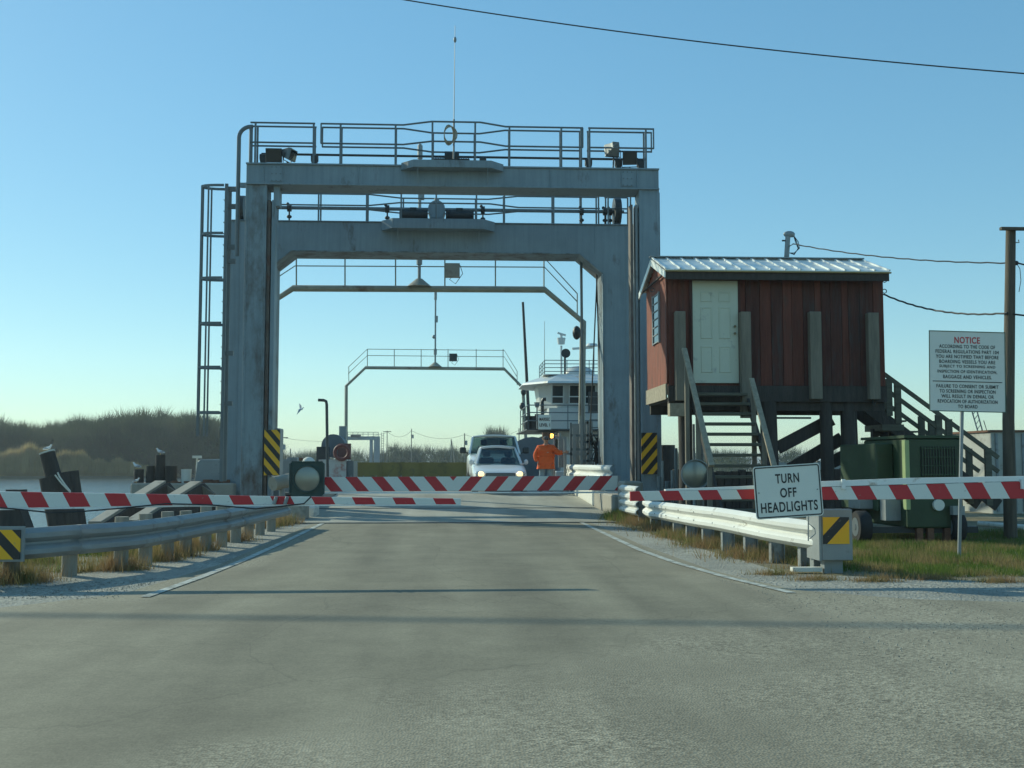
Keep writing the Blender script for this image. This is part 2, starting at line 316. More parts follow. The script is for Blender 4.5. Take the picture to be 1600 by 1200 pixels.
b = MB(); b.poly([(-7.5, -12, .004), (60, -12, .004), (60, 11.0, .004), (6.0, 11.6, .004), (3.9, 12.6, .004), (3.3, 25, .004), (-3.9, 25, .004), (-3.9, 14, .004), (-4.9, 11.6, .004), (-60, 10.6, .004), (-60, -12, .004)])
struct(b, 'gravel_shoulder', GRAV)
b = MB(); b.poly([(-60, -12, .008), (60, -12, .008), (60, 8.8, .008), (12, 9.0, .008), (7, 9.4, .008), (4.3, 10.2, .008), (3.45, 11, .008), (3.1, 13, .008), (2.95, 17, .008), (2.95, 23.2, .008), (-2.95, 23.2, .008), (-2.95, 14, .008), (-3.25, 11, .008), (-4.2, 9.8, .008), (-6.5, 8.6, .008), (-60, 7.5, .008)])
struct(b, 'road', ASPH)
PAINT = mat('worn_white_line_paint', (.55, .55, .48), .7, 0, .15, 4, .1, dirt=(.2, .2, .165), damt=.75, dscale=6)
for i, (pts, nm) in enumerate([([(-2.94, 10.7), (-2.82, 12.5), (-2.75, 14.5), (-2.72, 18), (-2.74, 23.3)], 'l'), ([(3.34, 10.7), (3.06, 12.2), (2.85, 14), (2.74, 16), (2.74, 23.3)], 'r')]):
    b = MB()
    for (x0, y0), (x1, y1) in zip(pts, pts[1:]): b.poly([(x0-.05, y0, .016), (x0+.05, y0, .016), (x1+.05, y1, .016), (x1-.05, y1, .016)])
    struct(b, 'edge_line', PAINT)
# concrete approach that rises to the ferry deck
b = MB()
prof = [(23.2, .012), (25, .03), (28, .12), (32, .27), (34.6, .34), (34.6, .1), (27.3, -.5), (27.3, -.02), (23.2, -.02)]
b.prism([(-3.55, y, z) for y, z in prof], (7.25, 0, 0)); struct(b, 'ramp', CONCR, smooth=False)
b = MB(); b.bb(-3.5, 3.6, 27.3, 34.6, -.9, -.06); b.bb(-6.9, -3.6, 27, 33.6, -3, -.1); b.bb(3.9, 6.6, 27, 33.6, -3, -.1); struct(b, 'bridge_pier', CONC, smooth=False)
for y in (25.2, 27.25, 30.6): pass
JOINT = mat('steel_joint_plate', (.08, .08, .075), .6, .4, .2, 4, .1)
for y, z in ((23.22, .020), (28.0, .127), (34.3, .342)):
    b = MB(); b.bb(-3.5, 3.65, y, y+.12, z-.02, z+.006); struct(b, 'expansion_joint', JOINT, smooth=False)

# ---------------------------------------------------------------- lift portals
def rail_run(parent, pts, zs, rr=.024, posts=None, pname='railing_post', zbase=None, pr=.028, mt=RAILM):
    """pts: xy polyline; zs: rail heights; posts: xy list"""
    for z in zs:
        MB().tube([(x, y, z) for x, y in pts], rr, 6).build('handrail', mt, parent)
    for x, y in (posts or []):
        MB().cyl((x, y, zbase), (x, y, max(zs)), pr, n=6).build(pname, mt, parent)
YF = 28.0
x0, x1 = X(385, YF, 280), X(1029, YF, 280); zt = Z(261, YF); zb = Z(291, YF)
por = thing('lift_portal', ((x0+x1)/2, YF, 0), 'tall front grey steel portal over the road, its beam higher than the other', 'lift portal')
DEP = .75
def column(parent, xa, xb, y0, y1, z0, z1, m, fl=.03):
    b = MB(); b.bb(xa, xb, y0, y1, z0, z1); 
    b.bb(xa-.012, xa+.06, y0-.012, y0+.1, z0, z1-.003); b.bb(xb-.06, xb+.012, y0-.012, y0+.1, z0, z1-.003)
    return b.build('column', m, parent, smooth=False, bevel=.012)
lc = column(por, x0, X(413, YF, 500), YF, YF+DEP, -1, zb-.002, STEELR)
rc = column(por, X(1001, YF, 500), X(1031, YF, 500), YF, YF+DEP, -1, zb-.002, STEEL)
CHAN = mat('stained_channel_steel', (.15, .125, .105), .7, 0, .3, 3, .1, dirt=(.12, .06, .04), damt=.5, dscale=2)
# guide channels on the inner side of each column
for xa, xb, m in ((X(414.5, YF, 500), X(419, YF, 500), CHAN), (X(421, YF, 500), X(427, YF, 500), STEEL), (X(987, YF, 500), X(991, YF, 500), CHAN), (X(995, YF, 500), X(998.5, YF, 500), GALVL)):
    MB().bb(xa, xb, YF+.1, YF+.45, 0, zb-.4).build('guide_channel', m, por, smooth=False)
MB().bb(X(1031.5, YF, 500)+.0, X(1035.5, YF, 500), YF+.25, YF+.7, 5.0, zb-.03).build('guide_channel', DARKM, por, smooth=False)
b = MB(); b.bb(x0, x1, YF-.02, YF+DEP+.02, zb, zt); b.bb(x0-.01, x1+.01, YF-.07, YF+DEP+.07, zb-.03, zb+.012); b.bb(x0-.01, x1+.01, YF-.07, YF+DEP+.07, zt-.012, zt+.03)
for px in (413, 560, 860, 995): xx = X(px, YF, 270); b.bb(xx-.012, xx+.012, YF-.055, YF-.01, zb+.013, zt-.013)
b.build('top_beam', STEEL, por, smooth=False, bevel=.008)
MB().bb(X(427, YF, 280), X(436, YF, 280), YF+.1, YF+.5, zb-.55, zb-.035).build('hanger_block', STEEL, por, smooth=False)
for px, yy0, z0_, z1_ in ((432, YF-.03, zb+.05, zt-.05), (980, YF-.03, zb+.05, zt-.05)):
    q = X(px, YF, 275); pl_ = MB().bb(q-.16, q+.16, yy0-.012, yy0-.0, z0_, z1_).build('splice_plate', STEEL, por, smooth=False)
    for ix in (-.11, 0, .11):
        for iz in (.07, .5, .93): zz = z0_+(z1_-z0_)*iz; MB().cyl((q+ix, yy0-.03, zz), (q+ix, yy0-.011, zz), .016, n=6).build('bolt', RAILM, pl_)
zr = zt+.03
# platform that bulges at mid span
def platform(parent, xc, wtop, wbot, y0, y1, z0, z1, bul, m):
    pts = [(xc-wbot, y0), (xc-wtop, y0-bul), (xc+wtop, y0-bul), (xc+wbot, y0), (xc+wbot, y1), (xc+wtop, y1+bul), (xc-wtop, y1+bul), (xc-wbot, y1)]
    b = MB(); b.prism([(x, y, z1) for x, y in pts], (0, 0, z0-z1)); 
    for sx in (-1, 1): b.prism([(xc+sx*wtop*.9, y0-bul*.98, z0), (xc+sx*wtop*.9, y0-.08, z0), (xc+sx*wtop*.9, y0-.08, z0-.35)], (.02, 0, 0))
    b.build('platform', m, parent, smooth=False)
pc = X(707, YF, 260)
platform(por, pc, 1.0, 1.33, YF-.075, YF+.3, Z(268, YF), Z(257, YF), .35, STEEL)
def walkway_rails(parent, sections, yf, yb, zbase, zs, bulx, bul, posts_px, Y, mt=RAILM):
    """front and back rails; each section (xa, xb, has_bulge)"""
    for side, yy, sg in (('f', yf, -1), ('b', yb, 1)):
        for xa, xb, hb in sections:
            pts = [(xa, yy)]
            if hb: pts += [(bulx[0], yy), (bulx[1], yy+sg*bul), (bulx[2], yy+sg*bul), (bulx[3], yy)]
            pts += [(xb, yy)]
            rail_run(parent, pts, zs, posts=[(q, yy + (sg*bul if bulx[1]-.05 <= q <= bulx[2]+.05 and hb else 0)) for q in posts_px if xa-.05 <= q <= xb+.05], zbase=zbase, mt=mt)
H = Z(196, YF-.05)-zr
xs = lambda *a: [X(p, YF, 230) for p in a]
walkway_rails(por, [(*xs(391, 492), False), (*xs(501, 911), True), (*xs(919, 1022), False)], YF-.02, YF+.30, zr, [zr+H, zr+H*.51], xs(630, 675, 750, 790), .33, xs(399, 490, 532, 618, 676, 742, 796, 877, 908, 921, 1009), YF)
for px in (501.5, 910.5, 1021):
    for yy in (YF-.02, YF+.30): MB().cyl((xs(px)[0], yy, zr+H*.51), (xs(px)[0], yy, zr+H), .022, n=6).build('rail_end', RAILM, por)
MB().cyl((xs(405)[0], YF+.35, Z(245, YF+.35)), (xs(1012)[0], YF+.35, Z(245, YF+.35)), .032, n=8).build('drive_shaft', DARKM, por)
for px in (408, 489, 755, 922, 969, 1004):
    b = MB(); xx = X(px, YF, 245); b.bb(xx-.07, xx+.07, YF+.25, YF+.45, zr, Z(242, YF)); b.cyl((xx-.09, YF+.35, Z(245, YF)), (xx+.09, YF+.35, Z(245, YF)), .1, n=12); b.build('shaft_bearing', DARKM, por)
xg = X(706, YF, 245); b = MB(); b.bb(xg-.17, xg+.17, YF+.15, YF+.5, zr+.1, zr+.42, .03); b.cyl((xg-.19, YF+.3, zr+.3), (xg+.19, YF+.3, zr+.3), .17, n=14); b.build('gearbox', DARKM, por)
for sx in (-1, 1):
    b = MB()
    for k in range(6): b.cyl((xg+sx*(.2+.045*k), YF+.3, zr+.24), (xg+sx*(.225+.045*k), YF+.3, zr+.24), .12-.012*k, n=12)
    b.cyl((xg+sx*.18, YF+.3, zr+.24), (xg+sx*.47, YF+.3, zr+.24), .04); b.build('coupling', DARKM, por)
# bent pipe handrail rising beside the ladder to the walkway
b = MB(); px0 = X(369, YF, 260); pts = [(px0, YF+.3, Z(400, YF))] + [(px0, YF+.3, Z(y, YF)) for y in (330, 260, 215)]
for k in range(1, 7): a = k/6*math.pi/2; pts.append((px0+.32*(1-math.cos(a)), YF+.3, Z(215, YF)+.30*math.sin(a)))
pts.append((X(392, YF, 200), YF+.3, Z(215, YF)+.30)); b.tube(pts, .055, 10); b.build('bent_pipe', RAILM, por)
MB().bb(X(372, YF, 290), X(384, YF, 290), YF+.25, YF+.35, Z(293, YF), Z(286, YF)).build('pipe_bracket', STEEL, por)
MB().cyl((X(388.5, YF, 230), YF+.3, zr), (X(388.5, YF, 230), YF+.3, zr+H), .05, n=8).build('railing_post', RAILM, por)

# second portal behind
YS = 32.5
xa, xb, xc_, xd = X(358, YS, 500), X(425, YS, 500), X(943, YS, 500), X(1010, YS, 500)
zt2, zb2 = Z(349, YS), Z(394, YS)
po2 = thing('lift_portal', ((xa+xd)/2, YS, 0), 'lower rear grey steel portal with a deep haunched beam and hoist machinery on its walkway', 'lift portal')
D2 = 1.1
b = MB(); hp = [(xa, -1), (xa, zt2), (xd, zt2), (xd, -1), (xc_, -1), (xc_, Z(425, YS)), (X(906, YS, 400), zb2), (X(455, YS, 400), zb2), (xb, Z(416, YS)), (xb, -1)]
b.prism([(x, YS, z) for x, z in hp], (0, D2, 0))
for px in (375, 929, 977): q = X(px, YS, 370); b.bb(q-.01, q+.01, YS-.012, YS+.02, zb2-.0 if px == 929 else -1, zt2-.02)
b.bb(xa-.01, xd+.01, YS-.05, YS+D2+.05, zt2+.002, zt2+.03)
b.build('frame', STEEL, po2, smooth=False, bevel=.01)
b = MB(); fl = [(xb-.002, 0), (xb, Z(416, YS)), (X(455, YS, 400), zb2), (X(906, YS, 400), zb2), (xc_, Z(425, YS)), (xc_, 0)]

for (ax, az), (bx, bz) in zip(fl, fl[1:]):
    d = Vector((bx-ax, 0, bz-az)).normalized(); nn_ = Vector((d.z, 0, -d.x))*.03
    b.prism([(ax, YS-.06, az), (bx, YS-.06, bz), (bx+nn_.x, YS-.06, bz+nn_.z), (ax+nn_.x, YS-.06, az+nn_.z)], (0, D2+.12, 0))
b.build('inner_flange', STEELR, po2, smooth=False)
pc2 = X(690, YS, 350); platform(po2, pc2-.1, 1.35, 1.7, YS-.056, YS+.5, Z(362, YS), zt2+.04, .4, STEEL)
zr2 = zt2+.03; H2 = Z(299, YS)-zr2; xs2 = lambda *a: [X(p, YS, 320) for p in a]
walkway_rails(po2, [(*xs2(428, 937), True)], YS-.02, YS+.52, zr2, [zr2+H2, zr2+H2*.5], xs2(575, 625, 765, 810), .42, xs2(430, 498, 573, 628, 682, 744, 788, 865, 935), YS)
walkway_rails(po2, [(*xs2(948, 985), False)], YS-.02, YS+.52, zr2, [zr2+H2, zr2+H2*.5], xs2(1, 1.1, 1.2, 1.3), .5, xs2(950, 985), YS)
MB().cyl((xs2(426)[0], YS+.4, Z(323, YS)), (xs2(978)[0], YS+.4, Z(323, YS)), .055, n=10).build('drive_shaft', RAILM, po2)
for px in (449, 604, 755, 911, 948, 956):
    b = MB(); xx = X(px, YS, 320); b.cyl((xx-.06, YS+.4, Z(323, YS)), (xx+.06, YS+.4, Z(323, YS)), .12, n=12); b.cyl((xx, YS+.4, zr2), (xx, YS+.4, Z(318, YS)), .025); b.sph((xx, YS+.4, Z(337, YS)), .08, (1, 1, .7)); b.sph((xx-.05, YS+.4, Z(317, YS)), .05); b.build('shaft_bearing', DARKM, po2)
# hoist machinery
b = MB(); q = X(682, YS, 330); b.bb(q-.2, q+.2, YS+.1, YS+.8, zr2+.12, Z(322, YS), .05); b.cyl((q, YS+.1, Z(325, YS)), (q, YS+.9, Z(325, YS)), .26, n=16); b.cyl((q, YS+.3, Z(318, YS)), (q, YS+.3, Z(307, YS)), .08); b.build('gear_housing', STEEL, po2)
for sx, px in ((-1, 645), (1, 718)):
    b = MB(); q = X(px, YS, 330); b.cyl((q-.3, YS+.45, Z(331, YS)), (q+.3, YS+.45, Z(331, YS)), .17, n=16); b.cyl((q-.42, YS+.45, Z(331, YS)), (q-.3, YS+.45, Z(331, YS)), .13, n=12); b.cyl((q+.3, YS+.45, Z(331, YS)), (q+.44, YS+.45, Z(331, YS)), .15, n=12)
    b.bb(q-.34, q+.34, YS+.2, YS+.7, zr2+.12, Z(339, YS)); b.bb(q-.1, q+.1, YS+.3, YS+.6, Z(330, YS), Z(321, YS)); b.build('motor', DARKM, po2)
b = MB(); q = X(966, YS, 320); b.cyl((q-.1, YS+.3, zr2+.45), (q+.1, YS+.3, zr2+.45), .42, n=20); b.bb(q-.07, q+.07, YS+.1, YS+.5, zr2, zr2+.5); b.build('sheave', DARKM, po2)
b = MB(); q = X(375, YS, 320); b.cyl((q-.1, YS+.3, zr2+.4), (q+.1, YS+.3, zr2+.4), .4, n=20); b.build('sheave', DARKM, po2)
for px, tx in ((907, 911), (934, 921), (931, 941)):
    MB().cyl(P(px, 300 if px < 910 else 405, YS+.6), P(tx, 700, YS+.9), .022 if px > 910 else .045, n=6).build('hoist_cable', CABLE if px > 910 else RAILM, po2)

# ---------------------------------------------------------------- things fixed to the portals
def floodlight(px, py, w, h, label, housing, yaw, Y=YF-.05, back=False):
    p = P(px, py, Y+.2); t = thing('floodlight', p, label, 'floodlight', 'floodlights on the front portal'); s = w/F*Y
    q = Matrix.Rotation(yaw, 3, 'Z') @ Matrix.Rotation(R(14), 3, 'X')
    hw, hh = s/2, h/F*Y/2
    def tr(v): return p + q @ Vector(v)
    b = MB(); b.loft([[tr((sx*hw*k, y, sz*hh*k)) for sx, sz in ((-1, -1), (1, -1), (1, 1), (-1, 1))] for k, y in ((1.0, -.16), (1.0, -.08), (.62, .12), (.5, .2))]); b.build('lamp_housing', housing, t, smooth=False, bevel=.01)
    b = MB(); b.loft([[tr((sx*hw*.88, y, sz*hh*.86)) for sx, sz in ((-1, -1), (1, -1), (1, 1), (-1, 1))] for y in (-.168, -.155)]); b.build('lens', GLASSD, t, smooth=False)
    b = MB()
    for k in range(5): b.loft([[tr((sx*hw*.5, y, z)) for sx in (-1, 1)][::1] + [tr((hw*.5, y+.1, z)), tr((-hw*.5, y+.1, z))] for y in (.12,) for z in (hh*(.5-.25*k), hh*(.5-.25*k)+.01)])
    b.build('cooling_fin', housing, t, smooth=False)
    b = MB(); b.tube([tr((-hw*1.08, -.02, 0)), tr((-hw*1.08, -.02, -hh*1.3)), tr((hw*1.08, -.02, -hh*1.3)), tr((hw*1.08, -.02, 0))], .014, 6); b.cyl(tr((0, -.02, -hh*1.3)), Vector((tr((0, -.02, 0)).x, tr((0, -.02, 0)).y, zr)), .02, n=6); b.build('bracket', DARKM, t)
floodlight(429, 243, 25, 22, 'dark square floodlight at the left end of the front portal walkway, facing the road', DARKM, 0)
floodlight(450, 241, 22, 18, 'floodlight turned sideways beside the dark one on the left of the front portal', RAILM, R(70))
floodlight(958, 233, 23, 20, 'pale floodlight seen from behind near the right end of the front portal', GALVL, R(195))
floodlight(984, 247, 23, 22, 'dark square floodlight beside the pale one on the right end of the front portal', DARKM, R(-8))
am = P(709, 258, YF-.3); t = thing('whip_antenna', (am.x, am.y, zr+.1), 'thin whip antenna standing high above the middle of the front portal', 'antenna')
MB().cyl((am.x, am.y, zr+.1), (am.x, am.y, Z(192, YF)), .025, n=8).build('mast_base', RAILM, t)
MB().cyl((am.x, am.y, Z(192, YF)), P(711, 40, YF-.3), .012, .006, n=6).build('whip', GALVL, t)
b = MB(); tp = P(711, 62, YF-.3); b.sph(tp, .05, (.8, .8, 1.6)); b.build('loading_coil', GALVL, t)
b = MB()
for k in range(5):
    c = P(701+k*.8, 211, YF-.36); b.tube([(c.x+.12*(1+.1*k)*math.cos(a), c.y-.01*k, c.z+.27*(1-.06*k)*math.sin(a)) for a in [i/16*2*math.pi for i in range(17)]], .012, 5)
single(b, 'rope_coil', WOODH, P(701, 228, YF-.36), 'coil of pale rope hung on the railing beside the antenna base', 'rope')

# caged ladder at the left
YL = 28.6; lx = X(347, YL, 450); lt = thing('caged_ladder', (lx, YL, 0), 'tall caged steel ladder on the left side of the portals', 'ladder')
zl0, zl1 = Z(752, YL), Z(292, YL)
rung0 = None
MB().bb(X(344, YL), X(349, YL), YL-.03, YL+.03, zl0, zl1).build('side_rail', RAILM, lt)
MB().bb(X(344, YL), X(349, YL), YL+.42, YL+.48, zl0, zl1).build('side_rail', RAILM, lt)
zz = zl0+.2
while zz < zl1-.1:
    if rung0 is None: rung0 = MB().cyl((lx, YL+.03, zz), (lx, YL+.42, zz), .012, n=6).build('rung', RAILM, lt)
    else: share(rung0, (0, 0, zz-zl0-.2))
    zz += .3
cx = lx; cy = YL+.225
xo = X(304, YL); rad = (cx-xo)
hoop = []
for a in [i/10*math.pi for i in range(11)]: hoop.append((cx-rad*math.sin(a)**.8*1.0 if a not in (0,) else cx, cy-math.cos(a)*.225))
for py in (294, 368, 437, 507, 575, 645):
    z = Z(py, YL); b = MB()
    for (ax, ay), (bx, by) in zip(hoop, hoop[1:]): b.bar((ax, ay, z), (bx, by, z), .012, .07)
    b.build('cage_hoop', RAILM, lt)
for k in (2, 4, 5, 6, 8):
    hx, hy = hoop[k]; MB().bar((hx, hy, Z(682, YL)), (hx, hy, zl1), .045, .012).build('cage_bar', RAILM, lt)
for py, e in ((325, 362), (298, 362), (388, 358), (410, 358), (553, 357), (631, 357)):
    MB().bb(lx+.03, X(e+3, YL), YL+.1, YL+.2, Z(py, YL)-.06, Z(py, YL)+.06).build('bracket', RAILM, lt)

# hazard boards
HZ1 = stripes('hazard_stripes_a', (.78, .42, .015), (.015, .016, .018), .30, -.85, off=.06)
HZ2 = stripes('hazard_stripes_b', (.78, .42, .015), (.015, .016, .018), .30, .85, off=0)
for (pa, pb, ya, yb, m, lab) in ((413, 437, 672, 742, HZ2, 'yellow and black striped hazard board at the foot of the left column'), (1002, 1027, 676, 741, HZ1, 'yellow and black striped hazard board at the foot of the right column')):
    Y = YF-.13; c = P((pa+pb)/2, (ya+yb)/2, Y); w = (pb-pa)/F*Y; h = (yb-ya)/F*Y
    t = thing('hazard_board', c, lab, 'hazard board', 'striped boards on the portal columns')
    MB().bb(c.x-w/2, c.x+w/2, Y-.01, Y+.01, c.z-h/2, c.z+h/2).build('panel', m, t, smooth=False)
    MB().bb(c.x-w*.25, c.x+w*.25, Y+.012, YF-.014, c.z-h*.4, c.z+h*.4).build('mount', GALVL, t, smooth=False)
# cabinets at the foot of the left column
c = P(434, 745, YF+.5); t = single(MB().bb(X(428, YF+1), X(439, YF+1), YF+.8, YF+1.4, 0, Z(670, YF+1), .02), 'electrical_cabinet', GALVL, (X(434, YF+1), YF+1.1, 0), 'narrow grey cabinet just behind the left striped hazard board', 'cabinet')
# ---------------------------------------------------------------- gate arms across the road
YA = 12.2
def arm(name, prof, Y, m, label, thick=.05):
    """prof: list of (px, ytop, ybottom)"""
    px, ya, yb = prof[len(prof)//2]; c = P(px, (ya+yb)/2, Y)
    t = thing(name, c, label, 'barrier', 'striped gate arms across the road')
    b = MB(); rings = []
    for px, ya, yb in prof:
        p = P(px, ya, Y); q = P(px, yb, Y); rings.append([(p.x, Y, p.z), (p.x, Y+thick, p.z), (q.x, Y+thick, q.z), (q.x, Y, q.z)])
    b.loft(rings); b.build('striped_board', m, t, smooth=False, bevel=.004); return t
RW = lambda n, p, k, **kw: stripes(n, (.72, .73, .67), (.46, .02, .03), p, k, **kw)
pit = 62/F*YA
ta = arm('boom_barrier', [(-260, 762, 796), (0, 768, 794), (300, 773, 789), (455, 776, 788), (720, 779, 788)], YA, RW('left_arm_stripes', pit, .55, off=.02), 'long striped gate arm that reaches in from the left, past the middle of the road')
b = MB(); rr = [(-260, 800, 796.5), (0, 797, 794.5), (300, 791.5, 789.3), (720, 789.6, 788.3)]
b.loft([[(P(px, a, YA).x, YA-.012, P(px, a, YA).z), (P(px, a, YA).x, YA+.06, P(px, a, YA).z), (P(px, c, YA).x, YA+.06, P(px, c, YA).z), (P(px, c, YA).x, YA-.012, P(px, c, YA).z)] for px, a, c in rr]); b.build('edge_rail', WHITEP, ta, smooth=False)
tc_ = arm('boom_barrier', [(985, 768, 783), (1160, 765, 780), (1290, 761, 781), (1600, 752, 779), (1900, 744, 777)], YA, RW('right_arm_stripes', pit, .55, off=.11), 'striped gate arm that reaches in from the right, carrying the tilted headlights sign')
b = MB()
b.loft([[(P(px, a, YA).x, YA+.0, P(px, a, YA).z), (P(px, a, YA).x, YA+.09, P(px, a, YA).z), (P(px, c, YA).x, YA+.09, P(px, c, YA).z), (P(px, c, YA).x, YA+.0, P(px, c, YA).z)] for px, a, c in [(1040, 764.5, 767), (1160, 760, 764.5), (1290, 752, 760.4), (1420, 747, 756.4), (1600, 744, 751.4), (1900, 740, 743.4)]]); b.build('edge_rail', WHITEP, tc_, smooth=False)
for px in (1318, 1598): q = P(px, 757, YA-.02); MB().bb(q.x-.02, q.x+.02, YA-.03, YA-.002, q.z-.05, q.z+.06).build('clamp', WHITEP, tc_)
MB().tube([P(*p, YA-.05) for p in ((-40, 790), (20, 795), (80, 801), (130, 799), (190, 794), (260, 787), (330, 789), (400, 795), (440, 791), (475, 787), (486, 776))], .009, 6).build('power_cable', CABLE, ta)
for px in (430, 447): q = P(px, 783, YA-.03); MB().cyl(P(px-2, 788, YA-.03), P(px+2, 776, YA-.03), .02, n=8).build('clamp', GALVL, ta)
YB = 26.0
tb = arm('barrier_gate', [(500, 745.5, 768), (965, 743.5, 766)], YB, RW('barrier_stripes', 40.5/F*YB, .85, chevron=X(708, YB, 757)-P(965, 755, YB).x, off=-.05, duty=.46, wear=.8), 'wide barrier board further up the road whose red stripes meet in a chevron')
tb.location = tb.location; tb['category'] = 'barrier'; del tb['group']
MB().bb(X(500, YB), X(965, YB), YB-.01, YB+.1, Z(771, YB), Z(768.6, YB)).build('edge_rail', WHITEP, tb, smooth=False)
lo = P(703, 768, YB-.05)
bolt0 = None
for k in range(24):
    xx = X(510+k*19.5, YB)
    if bolt0 is None: bolt0 = MB().cyl((xx, YB+.02, Z(744.8, YB)), (xx, YB+.02, Z(743.2, YB)), .012, n=6).build('bolt', GALVL, tb); bx0 = xx
    else: share(bolt0, (xx-bx0, 0, 0))

# round warning lamps mounted on the arms
def lamp(px, py, r, box, label, m, Y):
    pass; c = P(px, py, Y); rr = r/F*Y
    t = thing('warning_lamp', c, label, 'lamp', 'round warning lamps beside the road')
    b = MB(); N = 28; rings = []
    for y, k in ((-.03, 1.0), (-.09, 1.03), (-.09, .96), (-.02, .93)):
        rings.append([(c.x+rr*k*math.cos(a*2*math.pi/N), c.y+y, c.z+rr*k*math.sin(a*2*math.pi/N)) for a in range(N)])
    b.loft(rings, cap=False); b.build('visor_ring', m, t)
    b = MB(); rings = []
    for k in range(7):
        f = 1-k/6*.999; rings.append([(c.x+rr*.95*f*math.cos(a*2*math.pi/N), c.y-.04-.035*(1-f*f), c.z+rr*.95*f*math.sin(a*2*math.pi/N)) for a in range(N)])
    b.loft(rings, cap=False); b.build('lens', LENS, t)
    b = MB(); b.cyl((c.x, c.y-.03, c.z), (c.x, c.y+.1, c.z), rr*.96, rr*.6, n=24); b.build('housing', m, t)
    if box:
        w = box/F*Y/2; b = MB(); pts = [(c.x-w, c.z-w*.9), (c.x-w*.9, c.z-w), (c.x+w*.9, c.z-w), (c.x+w, c.z-w*.9), (c.x+w, c.z+w*.9), (c.x+w*.9, c.z+w), (c.x-w*.9, c.z+w), (c.x-w, c.z+w*.9)]
        b.prism([(x, c.y-.028, z) for x, z in pts], (0, .02, 0))
        for s in (-1, 1): b.bb(c.x+s*w-.014, c.x+s*w+.014, c.y-.09, c.y+.01, c.z-w*.9, c.z+w*.9)
        for s in (-1, 1): b.bb(c.x-w*.9, c.x+w*.9, c.y-.055, c.y+.01, c.z+s*w-.014, c.z+s*w+.014)
        b.build('back_plate', m, t, smooth=False)
    MB().cyl((c.x-.0, c.y+.08, c.z), (c.x, c.y+.08, P(px, 775, Y).z if box else 0), .03, n=8).build('stem', GALVL, t)
    return t
GRB = mat('dark_green_lamp_paint', (.02, .055, .05), .5, 0, .2, 5, 0)
lamp(480, 748, 20.5, 52, 'round grey lamp in a square green plate at the left end of the chevron barrier', GRB, 25.6)
lamp(1086, 741, 23, 0, 'round grey lamp without a plate, on a short stem behind the right gate arm', GALVL, 20.5)
# pivot machinery behind the left lamp
b = MB(); 
for px, py, r in ((440, 753, 11),): 
    a = P(px-14, py+3, 26.5); c = P(px+14, py-3, 26.9); b.cyl(a, c, r/F*26.5, n=14)
t = single(b, 'gate_motor', CONC, (X(440, 26.5), 26.5, 0), 'beige drum shaped gate motor on a post left of the green plated lamp', 'gate motor')
MB().cyl((X(440, 26.5), 26.7, 0), (X(440, 26.5), 26.7, Z(757, 26.5)), .07).build('post', GALVL, t)
MB().bar(P(452, 748, 26.5), P(476, 728, 26.0), .08, .12).build('arm_bracket', GALVL, t)

# ---------------------------------------------------------------- guardrails
Wp = [(.0, .155), (.02, .155), (.055, .13), (.085, .105), (.085, .06), (.055, .03), (.02, .012), (.02, -.012), (.055, -.03), (.085, -.06), (.085, -.105), (.055, -.13), (.02, -.155), (0, -.155)]
def wrail(parent, pts, m, side, h=.155, seams=True, name='rail'):
    """pts: (x, y, z centre); side: +1 bulges to +x side of travel"""
    rings = []
    pts = [Vector(p) for p in pts]
    for i, p in enumerate(pts):
        d = (pts[min(i+1, len(pts)-1)]-pts[max(0, i-1)]); d.z = 0; d.normalize(); n = Vector((d.y, -d.x, 0))*side
        rings.append([p+n*a+Vector((0, 0, bb*h/.155)) for a, bb in Wp])
    b = MB(); b.loft(rings, closed=False, cap=False)
    o = b.build(name, m, parent); md = o.modifiers.new('thickness', 'SOLIDIFY'); md.thickness = .005; md.offset = 0
    return o
# left
L_pts = [(-60, 12.0), (30, 12.1), (120, 12.75), (200, 13.4), (238, 14.0), (272, 14.7), (300, 15.4), (330, 16.3), (355, 17.0), (376, 17.9), (396, 18.8), (413, 19.7), (430, 20.7), (448, 21.8)]
gl = thing('guardrail', (X(200, 13.4), 13.4, 0), 'shaded steel guardrail curving along the left edge of the road on round posts', 'guardrail', 'guardrails beside the road')
zs_ = .42
lp = []
for px, Y in L_pts: lp.append((P(px, 830, Y).x, Y, zs_))
# bend it smoothly
def smooth_pts(p, n=4):
    out = []
    for i in range(len(p)-1):
        p0 = Vector(p[max(i-1, 0)]); p1 = Vector(p[i]); p2 = Vector(p[i+1]); p3 = Vector(p[min(i+2, len(p)-1)])
        for k in range(n):
            t_ = k/n; out.append(.5*((2*p1)+(-p0+p2)*t_+(2*p0-5*p1+4*p2-p3)*t_*t_+(-p0+3*p1-3*p2+p3)*t_**3))
    out.append(Vector(p[-1])); return out
sp_ = smooth_pts(lp)
cut = [8, 20, 36]
prev = 0
for ci, c_ in enumerate(cut+[len(sp_)-1]):
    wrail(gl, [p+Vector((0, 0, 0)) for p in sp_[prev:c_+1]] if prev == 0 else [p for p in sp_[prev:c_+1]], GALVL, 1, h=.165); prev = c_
POSTW = mat('grey_round_timber_post', (.29, .27, .22), .85, 0, .25, 3, .5, 18, stretch=(5, 5, .7))
pidx = 0
for px, Y in L_pts[1:-1]:
    x = P(px, 830, Y).x-.09
    b = MB(); b.cyl((x, Y+.05, -.2), (x+random.uniform(-.012, .012), Y+.05, (.65 if px > 150 else .52)+random.uniform(-.03, .03)), .088, .083, n=14); b.build('post', POSTW if px > 30 else WOODG, gl)
